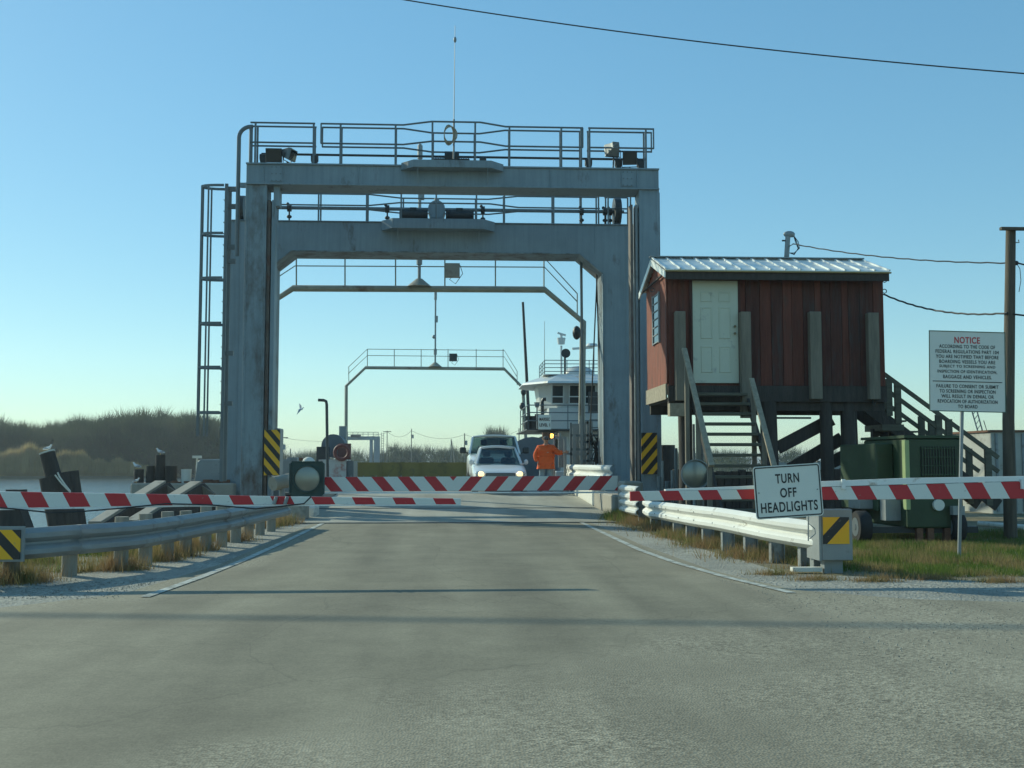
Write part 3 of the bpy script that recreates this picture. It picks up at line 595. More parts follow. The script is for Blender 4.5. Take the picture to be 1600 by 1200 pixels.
# end marker at far left edge
HZ3 = stripes('end_marker_stripes_a', (.85, .45, .01), (.02, .02, .02), .27, .95, off=.04)
c = P(6, 851, 11.85); w, h = .2, .3
t = thing('end_marker', c, 'yellow and black marker on the near end of the left guardrail', 'marker', 'striped markers on the guardrail ends')
MB().bb(c.x-.19, c.x+.17, c.y-.01, c.y+.01, c.z-.155, c.z+.155).build('panel', HZ3, t, smooth=False)
MB().bb(c.x-.3, c.x+.2, c.y+.012, c.y+.05, c.z-.18, c.z+.19).build('end_plate', GALVL, t, smooth=False)
# right
gr = thing('guardrail', (X(1200, 13.6), 13.6, 0), 'sunlit pale guardrail along the right edge of the road on square posts', 'guardrail', 'guardrails beside the road')
R_pts = [(1283, 12.75), (1245, 13.25), (1200, 14.0), (1160, 14.9), (1125, 15.9), (1095, 17.0), (1070, 18.2), (1050, 19.4), (1032, 20.6), (1015, 21.8), (996, 23.0), (974, 24.4)]
rp = []
for px, Y in R_pts: 
    t_ = (Y-12.75)/(24.4-12.75); rp.append((P(px, 820, Y).x, Y, float(np.interp(Y, [12.75, 15.5, 21.8, 23.0, 24.4], [.43, .47, .36, .50, .54]))))
rp = smooth_pts(rp)
GALVB = mat('bright_white_rail', (.74, .73, .67), .5, .05, .1, 1.5, .08, 20, dirt=(.3, .26, .2), damt=.12, dscale=3)  # near-white rail colour, brighter than the other galvanised steel
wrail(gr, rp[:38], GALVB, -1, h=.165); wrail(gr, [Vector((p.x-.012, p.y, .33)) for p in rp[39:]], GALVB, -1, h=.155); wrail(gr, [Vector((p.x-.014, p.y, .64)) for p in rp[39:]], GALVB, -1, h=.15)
for i in range(4, len(rp)-2, 4):
    p = rp[i]; x = p.x+.1
    b = MB(); b.bb(x-.075, x+.09, p.y-.01, p.y+.003, -.2, p.z+.14); b.bb(x-.08, x-.072, p.y-.06, p.y+.05, -.2, p.z+.14); b.bb(x+.09, x+.098, p.y-.06, p.y+.05, -.2, p.z+.14); b.build('post', GALVL, gr, smooth=False)
    for dz in (-.06, .07): MB().sph((p.x-.09, p.y+.1, p.z+dz), .014, (.6, 1, 1), 6, 4).build('bolt', GALVL, gr)
p = rp[2]; b = MB(); x = p.x+.1; b.bb(x-.09, x+.1, p.y-.02, p.y-.0, -.2, p.z+.1); b.bb(x-.1, x-.09, p.y-.08, p.y+.06, -.2, p.z+.1); b.build('post', GALVL, gr, smooth=False)
# end terminal
c = P(1308, 838, 12.55); t = thing('end_terminal', (c.x, c.y, 0), 'boxed steel end of the right guardrail with a yellow and black marker panel', 'guardrail end')
hw = 25/F*12.55; b = MB(); b.bb(c.x-hw, c.x+hw, c.y, c.y+.1, Z(879, 12.55), Z(797, 12.55), .01); b.bb(c.x-hw-.03, c.x-hw-.002, c.y+.0, c.y+.45, Z(879, 12.55), Z(797, 12.55)); b.build('box', GALVL, t, smooth=False)
HZ4 = stripes('end_marker_stripes_b', (.85, .44, .01), (.02, .02, .02), .43, -.95, off=.165, duty=.32)
pc_ = P(1307, 829, 12.53); MB().bb(pc_.x-.155, pc_.x+.155, c.y-.012, c.y-.003, pc_.z-.155, pc_.z+.155).build('marker_panel', HZ4, t, smooth=False)
MB().bb(c.x-.12, c.x+.1, c.y+.11, c.y+.25, -.1, Z(879, 12.55)+.1).build('post', GALVL, t, smooth=False)
MB().bb(c.x-.5, c.x-.15, c.y+.1, c.y+.2, .02, .07).build('ground_strut', CONCL, t, smooth=False)
MB().tube([P(1263, 803, 12.3), P(1263, 845, 12.3)], .008, 6).build('wire_hook', GALVL, t)
MB().tube([P(1264, 818, 12.3), P(1273, 826, 12.3), P(1274, 834, 12.3), P(1265, 842, 12.3)], .006, 6).build('wire_hook', GALVL, t)
# concrete blocks and parapets by the approach
def block(x0, x1, y0, y1, z0, z1, m, label, name='concrete_block', bev=.04, cat='concrete block'):
    return single(MB().bb(x0, x1, y0, y1, z0, z1, bev), name, m, ((x0+x1)/2, (y0+y1)/2, z0), label, cat, 'concrete blocks beside the approach', smooth=False)
block(X(972, 24.9), X(1002, 24.9), 24.7, 25.6, 0, .86, CONC, 'tall beige concrete end block where the right guardrail stops')
block(3.78, 4.15, 25.7, 29.2, 0, .52, CONC, 'low shaded concrete kerb wall right of the approach, nearest the grass tuft')
block(3.74, 4.1, 29.25, 33.9, .1, .78, CONCL, 'white painted parapet on the right side of the ramp')
block(X(440, 25), X(482, 25), 24.6, 25.3, 0, .42, CONC, 'dark shaded concrete block under the left lamp where the guardrail ends')
block(X(484, 25.8), X(497, 25.8), 25.5, 26.2, 0, .28, CONCL, 'small pale concrete block left of the ramp edge')
block(-4.0, -3.6, 26.2, 33.6, 0, .42, CONC, 'long low concrete kerb on the left side of the ramp')
# pale guardrail on the right of the ramp
g3 = thing('guardrail', (3.9, 31, .3), 'short pale guardrail high beside the ramp behind the orange jacket', 'guardrail', 'guardrails beside the road')
pts = [(P(958, 742, 27.6).x, 27.6, 0), (3.8, 29.5, 0), (3.75, 31.5, 0), (3.6, 34.2, 0)]
wrail(g3, [(x, y, Z(738, 30)+.0*(y)) for x, y, z in pts], GALVB, -1, h=.2)
for x, y, z in pts[:3]: MB().bb(x+.08, x+.2, y+.1, y+.16, 0, .95).build('post', GALVL, g3, smooth=False)

# ---------------------------------------------------------------- signs
YSG = 12.0; ang = R(3.6)
c = P(1231.5, 767.5, YSG); sw, sh = 108/F*YSG, 83/F*YSG
t = thing('headlights_sign', c, 'white sign reading TURN OFF HEADLIGHTS, hung slightly tilted on the right gate arm', 'sign')
def rrect(w, h, r, n=5):
    o = []
    for sx, sz, a0 in ((1, 1, 0), (-1, 1, 90), (-1, -1, 180), (1, -1, 270)):
        for k in range(n+1): a = R(a0+90*k/n); o.append((sx*(w/2-r)+r*math.cos(a), sz*(h/2-r)+r*math.sin(a)))
    return o
def rot2(x, z, a): return x*math.cos(a)-z*math.sin(a), x*math.sin(a)+z*math.cos(a)
def plate(pts, y0, y1, cc, a): 
    return [(cc.x+rot2(x, z, a)[0], y0, cc.z+rot2(x, z, a)[1]) for x, z in pts], (0, y1-y0, 0)
b = MB(); b.prism(*plate(rrect(sw, sh, .035), YSG, YSG+.004, c, ang)); b.build('panel', SIGNB, t, smooth=False)
def ringframe(w, h, r, th_, y, cc, a, m, par, name='border'):
    o = rrect(w, h, r); i = rrect(w-2*th_, h-2*th_, max(r-th_, .004)); b = MB()
    f = lambda L, yy: [b.bm.verts.new((cc.x+rot2(x, z, a)[0], yy, cc.z+rot2(x, z, a)[1])) for x, z in L]
    A, B_ = f(o, y), f(i, y); A2, B2 = f(o, y+.003), f(i, y+.003); n = len(A)
    for k in range(n):
        j = (k+1) % n; b.bm.faces.new((A[k], A[j], B_[j], B_[k])); b.bm.faces.new((A[k], A2[k], A2[j], A[j])); b.bm.faces.new((B_[k], B_[j], B2[j], B2[k]))
    return b.build(name, m, par, smooth=False)
ringframe(sw-.022, sh-.022, .028, .013, YSG-.0035, c, ang, BLACK, t)
u = 1/F*YSG
def tline(s_, px_w, px_h, dx, dz, **k):
    ddx, ddz = rot2(dx*u, dz*u, ang); return text(s_, px_w*u, px_h*u, (c.x+ddx, YSG-.0015, c.z+ddz), BLACK, t, rot=ang, bold=.018, **k)
tline('TURN', 38, 15, 0, 20.5); tline('OFF', 26, 15, 0, -2); tline('HEADLIGHTS', 91, 16, 0, -24)
for sx in (-47, 47):
    ddx, ddz = rot2(sx*u, 0, ang); MB().cyl((c.x+ddx, YSG-.008, c.z+ddz), (c.x+ddx, YSG+.03, c.z+ddz), .008, n=8).build('bolt', GALVL, t)
MB().bar(P(1205, 771, YSG+.03), P(1205, 738, YSG+.03), .03, .01).build('hanger', GALVL, t); MB().bar(P(1258, 771, YSG+.03), P(1258, 733, YSG+.03), .03, .01).build('hanger', GALVL, t)

YN = 14.6; c = P(1511.5, 580.5, YN); w, h = 125/F*YN, 129/F*YN; a = R(-1.2); u = YN/F
t = thing('notice_sign', (P(1503, 880, YN).x, YN, 0), 'large white notice board with a red heading on a thin pole in the grass', 'sign')
b = MB(); b.prism(*plate([(-w/2, -h/2), (w/2, -h/2), (w/2, h/2), (-w/2, h/2)], YN, YN+.006, c, a)); b.build('panel', SIGNB, t, smooth=False)
ringframe(w+.01, h+.01, .004, .012, YN-.004, c, a, mat('sign_frame_green', (.09, .13, .09), .6, 0, .1, 3, 0), t, 'frame')
def nl(s_, wd, ht, dz, m=BLACK, dx=0, bold=.0):
    ddx, ddz = rot2(dx*u, dz*u, a); text(s_, wd*u, ht*u, (c.x+ddx, YN-.0015, c.z+ddz), m, t, rot=a, bold=bold)
nl('NOTICE', 42, 10.5, 50.5, REDL, 0, .02)
rows = [('ACCORDING TO THE CODE OF', 92), ('FEDERAL REGULATIONS PART 104', 104), ('YOU ARE NOTIFIED THAT BEFORE', 103), ('BOARDING VESSELS YOU ARE', 92), ('SUBJECT TO SCREENING AND', 92), ('INSPECTION OF IDENTIFICATION,', 98), ('BAGGAGE AND VEHICLES.', 80)]
for i, (s_, wd) in enumerate(rows): nl(s_, wd, 5.6, 40-8.15*i, BLACK, 0, .01)
rows = [('FAILURE TO CONSENT OR SUBMIT', 102), ('TO SCREENING OR INSPECTION', 92), ('WILL RESULT IN DENIAL OR', 86), ('REVOCATION OF AUTHORIZATION', 98), ('TO BOARD', 32)]
for i, (s_, wd) in enumerate(rows): nl(s_, wd, 5.6, -24-8.1*i, BLACK, 0, .01)
ddx, ddz = rot2(0, -16.5*u, a); MB().box((c.x+ddx, YN-.003, c.z+ddz), (114*u, .003, 1.2*u), Matrix.Rotation(-a, 3, 'Y')).build('divider_line', BLACK, t)
MB().cyl((P(1500, 880, YN).x, YN+.03, -.1), (P(1507, 520, YN).x, YN+.03, P(1507, 520, YN).z), .025, n=10).build('pole', GALVL, t)

# ---------------------------------------------------------------- utility poles and cables
POLEW = mat('brown_grey_pole_timber', (.11, .09, .065), .85, 0, .4, 3, .6, 16, stretch=(6, 6, .4))
YP = 18.0; bx = P(1579, 845, YP).x
t = thing('utility_pole', (bx, YP, 0), 'short weathered utility pole with a crossarm behind the notice board', 'utility pole')
b = MB(); b.tube([(bx, YP, -.2), (bx+.03, YP, 2), (P(1579, 347, YP).x, YP, Z(347, YP))], [.11, .095, .08], 14); b.build('shaft', POLEW, t)
MB().bb(P(1557, 350, YP).x, P(1640, 350, YP).x, YP-.17, YP-.09, Z(352, YP), Z(347.5, YP)).build('crossarm', POLEW, t, smooth=False)
b = MB(); q = P(1588, 411, YP); b.tube([q, q+Vector((.06, 0, -.1)), q+Vector((.07, 0, -.3)), q+Vector((.03, 0, -.5))], .006, 5); b.sph(q, .04); b.build('wire_clamp', CABLE, t)
q = P(1587, 379, YP); MB().tube([q+Vector((.0, 0, 0)), q+Vector((.06, 0, .0)), q+Vector((.05, 0, .05))], .01, 5).build('hook', GALVL, t)
def cable(a, b_, sag, r, label, n=24, wob=.0):
    a = Vector(a); b_ = Vector(b_); pts = []
    for i in range(n+1):
        k = i/n; p = a.lerp(b_, k); p.z -= sag*4*k*(1-k); p.z += wob*math.sin(k*n*1.9); pts.append(p)
    return single(MB().tube(pts, r, 6), 'overhead_cable', CABLE, a, label, 'cable', 'overhead cables')
cable(P(1239, 381, 23.3), P(1574, 411, YP), .10, .014, 'twisted cable from the weatherhead behind the shack to the utility pole', 40, .006)
cable(P(1381, 460, 22.4), P(1574, 489, YP-.1), .16, .018, 'twisted cable from the side of the shack low down to the utility pole', 40, .006)
cable(P(1590, 411, YP), P(1760, 420, YP), .1, .014, 'short cable end leading right from the utility pole, upper one')
cable(P(1584, 491, YP-.1), P(1760, 505, YP), .02, .016, 'pale cable end leading right from the utility pole, lower one')
pa, pm, pb = P(628, -1, 24), P(1100, 66, 22.4), P(1640, 118, 21)
pts = []
A_ = [P(300, -65, 25.4), pa, pm, pb, P(2200, 150, 20)]
single(MB().tube(smooth_pts(A_, 14), .014, 6), 'overhead_cable', CABLE, A_[0], 'long cable sagging across the sky at the top of the picture', 'cable', 'overhead cables')
cable((-46, 30.8, 14.1), (22, 21.3, 14.1), .15, .055, 'unseen thick cable added high above the road to cast its shadow across the asphalt')  # out of view, added and thickened to draw the dark line on the road

# ---------------------------------------------------------------- red shack on piles
YK = 22.0; sx0, sx1 = X(1043, YK, 500), X(1381, YK, 500); DK = 2.35; zf = Z(597, YK); zw1 = Z(420, YK)
sk = thing('red_shack', ((sx0+sx1)/2, YK+DK/2, 0), 'small red plank shack with a white door, raised on timber piles right of the road', 'shack')
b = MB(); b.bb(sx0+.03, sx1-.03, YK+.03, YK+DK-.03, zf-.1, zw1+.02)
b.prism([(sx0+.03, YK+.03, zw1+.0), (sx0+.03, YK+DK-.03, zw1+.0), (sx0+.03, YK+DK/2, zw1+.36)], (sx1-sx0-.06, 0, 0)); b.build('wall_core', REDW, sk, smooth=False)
dx0, dx1 = X(1082, YK, 500), X(1153, YK, 500); dz1 = Z(435, YK)
# front planks, one by one, leaving the doorway free
x = sx0; k = 0
PLK = [REDW, mat('dark_stained_boards', (.085, .029, .02), .85, 0, .45, 3, .4, 14, stretch=(6, 6, .5), dirt=(.07, .055, .05), damt=.5, dscale=2, dstretch=(5, 5, .6)), mat('brick_red_boards', (.125, .036, .021), .8, 0, .35, 3, .4, 14, stretch=(6, 6, .5), dirt=(.1, .05, .035), damt=.3, dscale=2, dstretch=(5, 5, .6))]
while x < sx1-.04:
    w_ = min(random.choice([.14, .19, .24, .24, .29]), sx1-x); m = random.choice([0, 0, 1, 1, 2]) if x > dx1 else 0
    a_, b_ = x, x+w_
    segs = [(zf-.05, zw1+.04)]
    if b_ > dx0-.06 and a_ < dx1+.06: segs = [(dz1+.06, zw1+.04)]
    for z0_, z1_ in segs: MB().bb(a_+.004, b_-.004, YK-.012+random.uniform(-.006, .004), YK+.028, z0_, z1_, .003).build('plank', PLK[m], sk, smooth=False)
    x += w_
SIDEW = mat('sunlit_red_boards', (.23, .062, .034), .8, 0, .4, 3, .4, 14, stretch=(6, 6, .5), dirt=(.12, .055, .035), damt=.45, dscale=2.4, dstretch=(5, 5, .6))  # brighter copy of the red boards, sunlight put into the colour
y = YK
while y < YK+DK-.02:      # left side, sunlit
    w_ = min(.19, YK+DK-y); yc = y+w_/2; top = zw1+.0+.37*(1-abs(yc-YK-DK/2)/(DK/2))
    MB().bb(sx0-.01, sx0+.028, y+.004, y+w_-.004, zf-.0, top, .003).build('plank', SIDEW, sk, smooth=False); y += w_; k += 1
MB().bb(sx0-.035, sx0+.0-.012, YK-.03, YK+.06, zf, zw1+.03).build('corner_board', PLK[0], sk, smooth=False)
MB().bb(sx0-.045, sx0+.0-.012, YK+.05, YK+DK, zf-.33, zf-.01).build('skirt_board', WOODH, sk, smooth=False)
for i, px in enumerate((1043, 1157)): MB().bb(dx0-.05 if i == 0 else dx1+.004, dx0-.004 if i == 0 else dx1+.05, YK-.03, YK+.02, zf-.03, dz1+.05).build('door_trim', PLK[1], sk, smooth=False)
MB().bb(dx0-.05, dx1+.05, YK-.032, YK+.02, dz1+.052, dz1+.1).build('door_trim', PLK[1], sk, smooth=False)
DOORM = mat('off_white_door_paint', (.60, .61, .48), .45, 0, .05, 3, 0, dirt=(.4, .4, .34), damt=.15, dscale=3)
dr = MB().bb(dx0, dx1, YK-.02, YK+.02, zf, dz1, .003).build('door', DOORM, sk, smooth=False)
dw = dx1-dx0; dh = dz1-zf
for cx_ in (.30, .70):
    for z0_, z1_ in ((.10, .36), (.43, .74), (.79, .89)):
        b = MB(); X0 = dx0+dw*(cx_-.13); X1 = dx0+dw*(cx_+.13); Z0 = zf+dh*z0_; Z1 = zf+dh*z1_
        b.loft([[(X0, YK-.021, Z0), (X1, YK-.021, Z0), (X1, YK-.021, Z1), (X0, YK-.021, Z1)], [(X0+.008, YK-.033, Z0+.008), (X1-.008, YK-.033, Z0+.008), (X1-.008, YK-.033, Z1-.008), (X0+.008, YK-.033, Z1-.008)], [(X0+.024, YK-.034, Z0+.024), (X1-.024, YK-.034, Z0+.024), (X1-.024, YK-.034, Z1-.024), (X0+.024, YK-.034, Z1-.024)], [(X0+.03, YK-.024, Z0+.03), (X1-.03, YK-.024, Z0+.03), (X1-.03, YK-.024, Z1-.03), (X0+.03, YK-.024, Z1-.03)]], cap=True)
        b.build('door_panel', DOORM, dr, smooth=False)
for py in (510, 521): q = P(1148, py, YK-.04); MB().sph((q.x, YK-.06, q.z), .028, n=10, m=6).build('knob', mat('brass', (.3, .25, .15), .3, .8, .1, 3, 0), dr)
# small window on the left side
wy0, wy1 = YK+.75, YK+1.45; wz0, wz1 = Z(533, YK+1), Z(458, YK+1)
wn = MB().bb(sx0-.03, sx0-.012, wy0, wy1, wz0, wz1).build('window', GLASSD, sk, smooth=False)
for yy in (wy0, wy1): MB().bb(sx0-.05, sx0-.014, yy-.03, yy+.03, wz0-.03, wz1+.03).build('window_frame', GALVL, wn, smooth=False)
for i in range(7): MB().bb(sx0-.045, sx0-.031, wy0+.03, wy1-.03, wz0+(wz1-wz0)*i/6-.01, wz0+(wz1-wz0)*i/6+.01).build('louvre', GALVL, wn, smooth=False)
# roof with standing seams
ex0, ex1 = X(1040, YK-.35, 420), X(1390, YK-.35, 420); yr = YK+DK/2; ye = YK-.35; yb_ = YK+DK+.35; ze = Z(417, ye); zr_ = Z(400, yr)
NS = 15; pw = (ex1-ex0)/NS
for i in range(NS):
    a_, b_ = ex0+i*pw, ex0+(i+1)*pw
    for (ya_, za_), (yb2, zb_2) in (((ye, ze), (yr, zr_)), ((yb_, ze), (yr, zr_))):
        MB().prism([(a_+.002, ya_, za_), (b_-.002, ya_, za_), (b_-.002, yb2, zb_2), (a_+.002, yb2, zb_2)], (0, 0, -.02)).build('roof_panel', ROOFM, sk, smooth=False)
for i in range(NS+1):
    a_ = ex0+i*pw
    MB().bar((a_, ye-.01, ze+.012), (a_, yr, zr_+.012), .03, .032).build('roof_seam', WHITEP, sk, smooth=False)
b = MB(); b.bar((ex0-.05, yr, zr_+.022), (ex1+.03, yr, zr_+.022), .2, .02); b.build('ridge_cap', GALVL, sk, smooth=False)
MB().bb(ex0, ex1, ye+.03, ye+.07, ze-.20, ze-.025).build('fascia', WOODD, sk, smooth=False)
MB().bb(ex0-.01, ex1+.03, ye-.02, ye+.028, ze-.05, ze-.022).build('drip_edge', mat('yellowed_trim', (.35, .25, .1), .7, 0, .2, 5, 0), sk, smooth=False)
b = MB(); b.prism([(ex0-.03, ye, ze-.03), (ex0-.03, yr, zr_-.03), (ex0-.03, yr, zr_-.17), (ex0-.03, ye, ze-.17)], (.028, 0, 0)); b.build('barge_board', ROOFM, sk, smooth=False)
b = MB(); b.prism([(ex0-.03, yb_, ze-.03), (ex0-.03, yr, zr_-.03), (ex0-.03, yr, zr_-.17), (ex0-.03, yb_, ze-.17)], (.028, 0, 0)); b.build('barge_board', ROOFM, sk, smooth=False)
MB().bb(ex0+.01, sx0-.05, YK-.3, YK+DK+.3, ze-.05, ze-.023).build('soffit', WOODD, sk, smooth=False)
# heavy vertical posts against the front wall
for pa_, pb_, yt, yb3 in ((1055, 1071, 484, 625), (1157, 1173, 484, 652), (1265, 1283, 483, 622), (1356, 1373, 484, 622)):
    Y = YK-.13; MB().bb(X(pa_, Y, 550), X(pb_, Y, 550), Y-.06, YK-.02, Z(yb3, Y), Z(yt, Y), .008).build('wall_post', WOODG, sk, smooth=False)
MB().tube([P(1364, 622, YK-.1), P(1364, 630, YK-.1), P(1366, 634, YK-.1), P(1368, 628, YK-.1)], .015, 6).build('hook', DARKM, sk)
MB().bb(sx0-.01, sx1+.01, YK-.045, YK+.0, zf-.38, zf-.055).build('shadow_board', WOODD, sk, smooth=False)  # dark board stands in for the shadow below the red planks
# floor frame and piles
MB().bb(sx0+.02, sx1-.02, YK+.0, YK+DK, zf-.36, zf-.29).build('floor_beam', WOODD, sk, smooth=False)
for yy in (YK+.12, YK+DK-.2): MB().bb(sx0+.02, sx1-.02, yy-.07, yy+.07, zf-.56, zf-.362).build('floor_beam', WOODD, sk, smooth=False)
MB().bb(X(1046, YK-.2, 640), X(1070, YK-.2, 640), YK-.25, YK-.02, Z(650, YK), Z(630, YK)).build('beam_end', WOODH, sk, smooth=False)
for px, yy, r in ((1070, YK+.15, .15), (1201, YK+.1, .19), (1291, YK+.1, .14), (1325, YK+.15, .16), (1072, YK+DK-.2, .15), (1200, YK+DK-.2, .15), (1330, YK+DK-.2, .15)):
    xx = X(px, yy, 700); MB().tube([(xx, yy, -.3), (xx+.02, yy, 1.2), (xx, yy, zf-.36)], [r, r*.96, r*.92], 12).build('pile', WOODD, sk)
for (a_, b_, y_) in (((1215, 700), (1300, 655), YK+.3), ((1235, 733), (1315, 685), YK+.5), ((1300, 722), (1335, 705), YK+.6)):
    MB().bar(P(*a_, y_), P(*b_, y_), .08, .26).build('brace', WOODD, sk, smooth=False)
MB().bb(X(1215, YK, 650), X(1270, YK, 650), YK+.1, YK+.14, Z(653, YK), Z(650, YK)).build('pipe', DARKM, sk)
MB().tube([P(1268, 632, YK+.1), P(1270, 641, YK+.1), P(1280, 641, YK+.1), P(1310, 641, YK+.1)], .03, 6).build('pipe', DARKM, sk)
# front stairs
st = thing('front_stairs', (X(1130, 20.5), 20.5, 0), 'open timber stairs with two sloping handrails leading up to the white shack door', 'stairs')
NT = 13; sx_a, sx_b = dx0-.02, dx1+.06
YT = YK-.12; YBm = 19.75
for i in range(NT):
    k = i/(NT-1); z = zf-.22-(zf-.45)*k; y = YT-(YT-YBm)*k
    MB().bb(sx_a+.02+.0*k, sx_b+.02, y-.26, y-.0, z-.06, z, .006).build('tread', WOODX, st, smooth=False)
for xx in (sx_a-.03, sx_b+.05):
    MB().prism([(xx, YT+.05, zf-.2), (xx, YT-.0, zf-.45), (xx, YBm-.35, -.05), (xx, YBm-.35, .2)], (.05, 0, 0)).build('stringer', WOODD, st, smooth=False)
for (a_, ya_), (b_, yb2), xx in ((((1069, 545), 21.6), ((1112, 728), 19.6), 0), (((1174, 592), 21.3), ((1214, 745), 19.6), 0)):
    A1 = P(*a_, ya_); B1 = P(*b_, yb2); MB().bar(A1, B1, .1, .05).build('handrail', WOODH, st, smooth=False)
    for k in (.12, .55, .95):
        q = A1.lerp(B1, k); MB().bb(q.x-.04, q.x+.04, q.y+.02, q.y+.1, 0, q.z-.03).build('handrail_post', WOODG, st, smooth=False)
# back stairs to the right
sb = thing('back_stairs', (X(1460, 24), 24, 0), 'dark timber stairs with railings going down to the right behind the green generator', 'stairs')
YQ = 24.0
A1, B1 = P(1380, 640, YQ), P(1560, 790, YQ)
for yy in (YQ, YQ+.9):
    MB().bar((A1.x-.4, yy, A1.z+.1), (B1.x, yy, B1.z), .06, .28).build('stringer', WOODD, sb, smooth=False)
    for o1, o2 in (((1378, 582), (1560, 715)), ((1378, 604), (1560, 737))):
        a_, b_ = P(*o1, YQ), P(*o2, YQ); MB().bar((a_.x, yy, a_.z), (b_.x, yy, b_.z), .05, .09).build('handrail', WOODX, sb, smooth=False)
    for px, y1_, y2_ in ((1388, 592, 650), (1402, 600, 662), (1466, 648, 700), (1482, 655, 712), (1543, 700, 790)):
        q = P(px, y1_, YQ); q2 = P(px, y2_, YQ); MB().bb(q.x-.07, q.x+.07, yy-.04, yy+.04, q2.z, q.z).build('railing_post', WOODX, sb, smooth=False)
for i in range(9):
    q = A1.lerp(B1, (i+.4)/9); MB().bb(q.x-.14, q.x+.14, YQ+.03, YQ+.87, q.z+.06, q.z+.1).build('tread', WOODX, sb, smooth=False)
MB().bb(X(1378, YQ), X(1412, YQ), YQ-.05, YQ+1, Z(672, YQ), Z(662, YQ)).build('landing', WOODX, sb, smooth=False)
for px in (1380, 1408): q = X(px, YQ); MB().bb(q-.07, q+.07, YQ+.4, YQ+.55, 0, Z(668, YQ)).build('support', WOODD, sb, smooth=False)
# weatherhead mast
Ym = 24.6
b = MB(); a_ = P(1221, 402, Ym); b.cyl((a_.x-.15, Ym, 2.5), P(1231, 370, Ym), .06, n=10)
t = single(b, 'service_mast', GALVL, (a_.x-.15, Ym, 2.5), 'grey service mast with a hooded top rising behind the shack roof', 'mast')
b = MB(); q = P(1233, 366, Ym); b.sph(q, .11, (1.25, .8, .7)); b.cyl(q, q+Vector((.12, 0, -.02)), .08, .05); b.build('weatherhead', GALVL, t)
b = MB()
for d in (0, .03, .07): b.tube([P(1240, 368, Ym), P(1243+d*60, 378, Ym), P(1247+d*30, 388, Ym), P(1241, 398-d*40, Ym), P(1233, 395, Ym), P(1233, 385, Ym), P(1240, 381, Ym-.8)], .01, 5)
b.build('drop_wire', CABLE, t)
MB().cyl(P(1222, 376, Ym), P(1231, 376, Ym), .02).build('clamp', DARKM, t)
# eye bolts at the corners of the shack
for px, py in ((1382, 438), (1382, 455), (1019, 453)):
    q = P(px, py, YK+.1); MB().tube([q+Vector((.045*math.cos(a_), 0, .045*math.sin(a_))) for a_ in [i/8*2*math.pi for i in range(9)]], .01, 5).build('eye_bolt', DARKM, sk)
# ---------------------------------------------------------------- generator and things on the right
YG = 17.2
gx0, gx1 = X(1415, YG), X(1503, YG); gz0, gz1 = Z(828, YG), Z(684, YG)
t = thing('generator', (X(1440, YG), YG+.6, 0), 'dark green generator housing with a louvred grille on a low trailer', 'generator')
MB().bb(gx0, gx1, YG, YG+1.8, gz0, gz1, .02).build('housing', GREEN, t, smooth=False, bevel=.01)
MB().bb(X(1369, YG+.5), gx0-.004, YG+.5, YG+2.2, gz0+.25, Z(692, YG+.5), .015).build('side_cabinet', GREEN, t, smooth=False)
MB().bb(gx0-.02, gx0+.05, YG-.02, YG+.1, gz0+.3, gz1-.03).build('corner_trim', mat('bright_green_trim', (.35, .42, .2), .4, .1, .2, 4, 0), t, smooth=False)
MB().bb(X(1438, YG), X(1494, YG), YG-.012, YG-.001, Z(745, YG), Z(697, YG)).build('grille_back', BLACK, t, smooth=False)
for i in range(13):
    xx = X(1440+i*4.3, YG); MB().bb(xx-.008, xx+.008, YG-.03, YG-.013, Z(745, YG), Z(697, YG)).build('grille_bar', GREEN, t, smooth=False)
for i in range(4):
    zz = Z(700+i*14, YG); MB().bb(X(1438, YG), X(1494, YG), YG-.036, YG-.031, zz-.008, zz+.008).build('grille_bar', GREEN, t, smooth=False)
MB().bb(gx0-.03, gx1+.02, YG-.03, YG+1.85, gz1+.003, gz1+.05).build('lid', GREEN, t, smooth=False)
q = P(1465, 789, YG); MB().cyl((q.x, YG-.06, q.z), (q.x, YG-.002, q.z), .09, n=20).build('gauge', SIGNB, t)
MB().bb(X(1340, YG+.2), X(1520, YG+.2), YG+.1, YG+.25, Z(836, YG), Z(826, YG)).build('trailer_frame', DARKM, t, smooth=False)
def wheel(c, r, w, par, axis='x', rim=GALVL, nm='wheel'):
    c = Vector(c); ax = Vector((1, 0, 0)) if axis == 'x' else Vector((0, 1, 0))
    b = MB(); N = 20; rings = []
    o1 = Vector((0, 1, 0)) if axis == 'x' else Vector((1, 0, 0)); o2 = Vector((0, 0, 1))
    for d, k in ((-.5, .6), (-.5, .93), (-.35, 1), (.35, 1), (.5, .93), (.5, .6)):
        rings.append([c+ax*(d*w)+(o1*math.cos(2*math.pi*i/N)+o2*math.sin(2*math.pi*i/N))*(r*k) for i in range(N)])
    b.loft(rings); wh = b.build(nm, RUB, par)
    b = MB(); b.cyl(c-ax*(w*.52), c+ax*(w*.52), r*.58, n=16); b.cyl(c-ax*(w*.56), c+ax*(w*.56), r*.2, n=10); b.build('rim', rim, wh)
for px, yy in ((1343, YG+.1), (1343, YG+1.9), (1488, YG+.1)):
    wheel((X(px, yy), yy, .26), .26, .2, t, rim=RAILM)
for px in (1435, 1452, 1478): q = X(px, YG); MB().bb(q-.05, q+.05, YG+.02, YG+.12, 0, gz0).build('leg', RUST, t)
b = MB(); b.bb(X(1337, YG+.8), X(1412, YG+.8), YG+.7, YG+1.2, Z(800, YG), Z(782, YG), .01); b.build('drawbar_box', GALVL, t, smooth=False)
MB().bb(X(1480, YG+.0), X(1498, YG), YG-.15, YG-.03, Z(806, YG), Z(792, YG)).build('junction_box', GALVL, t, smooth=False)
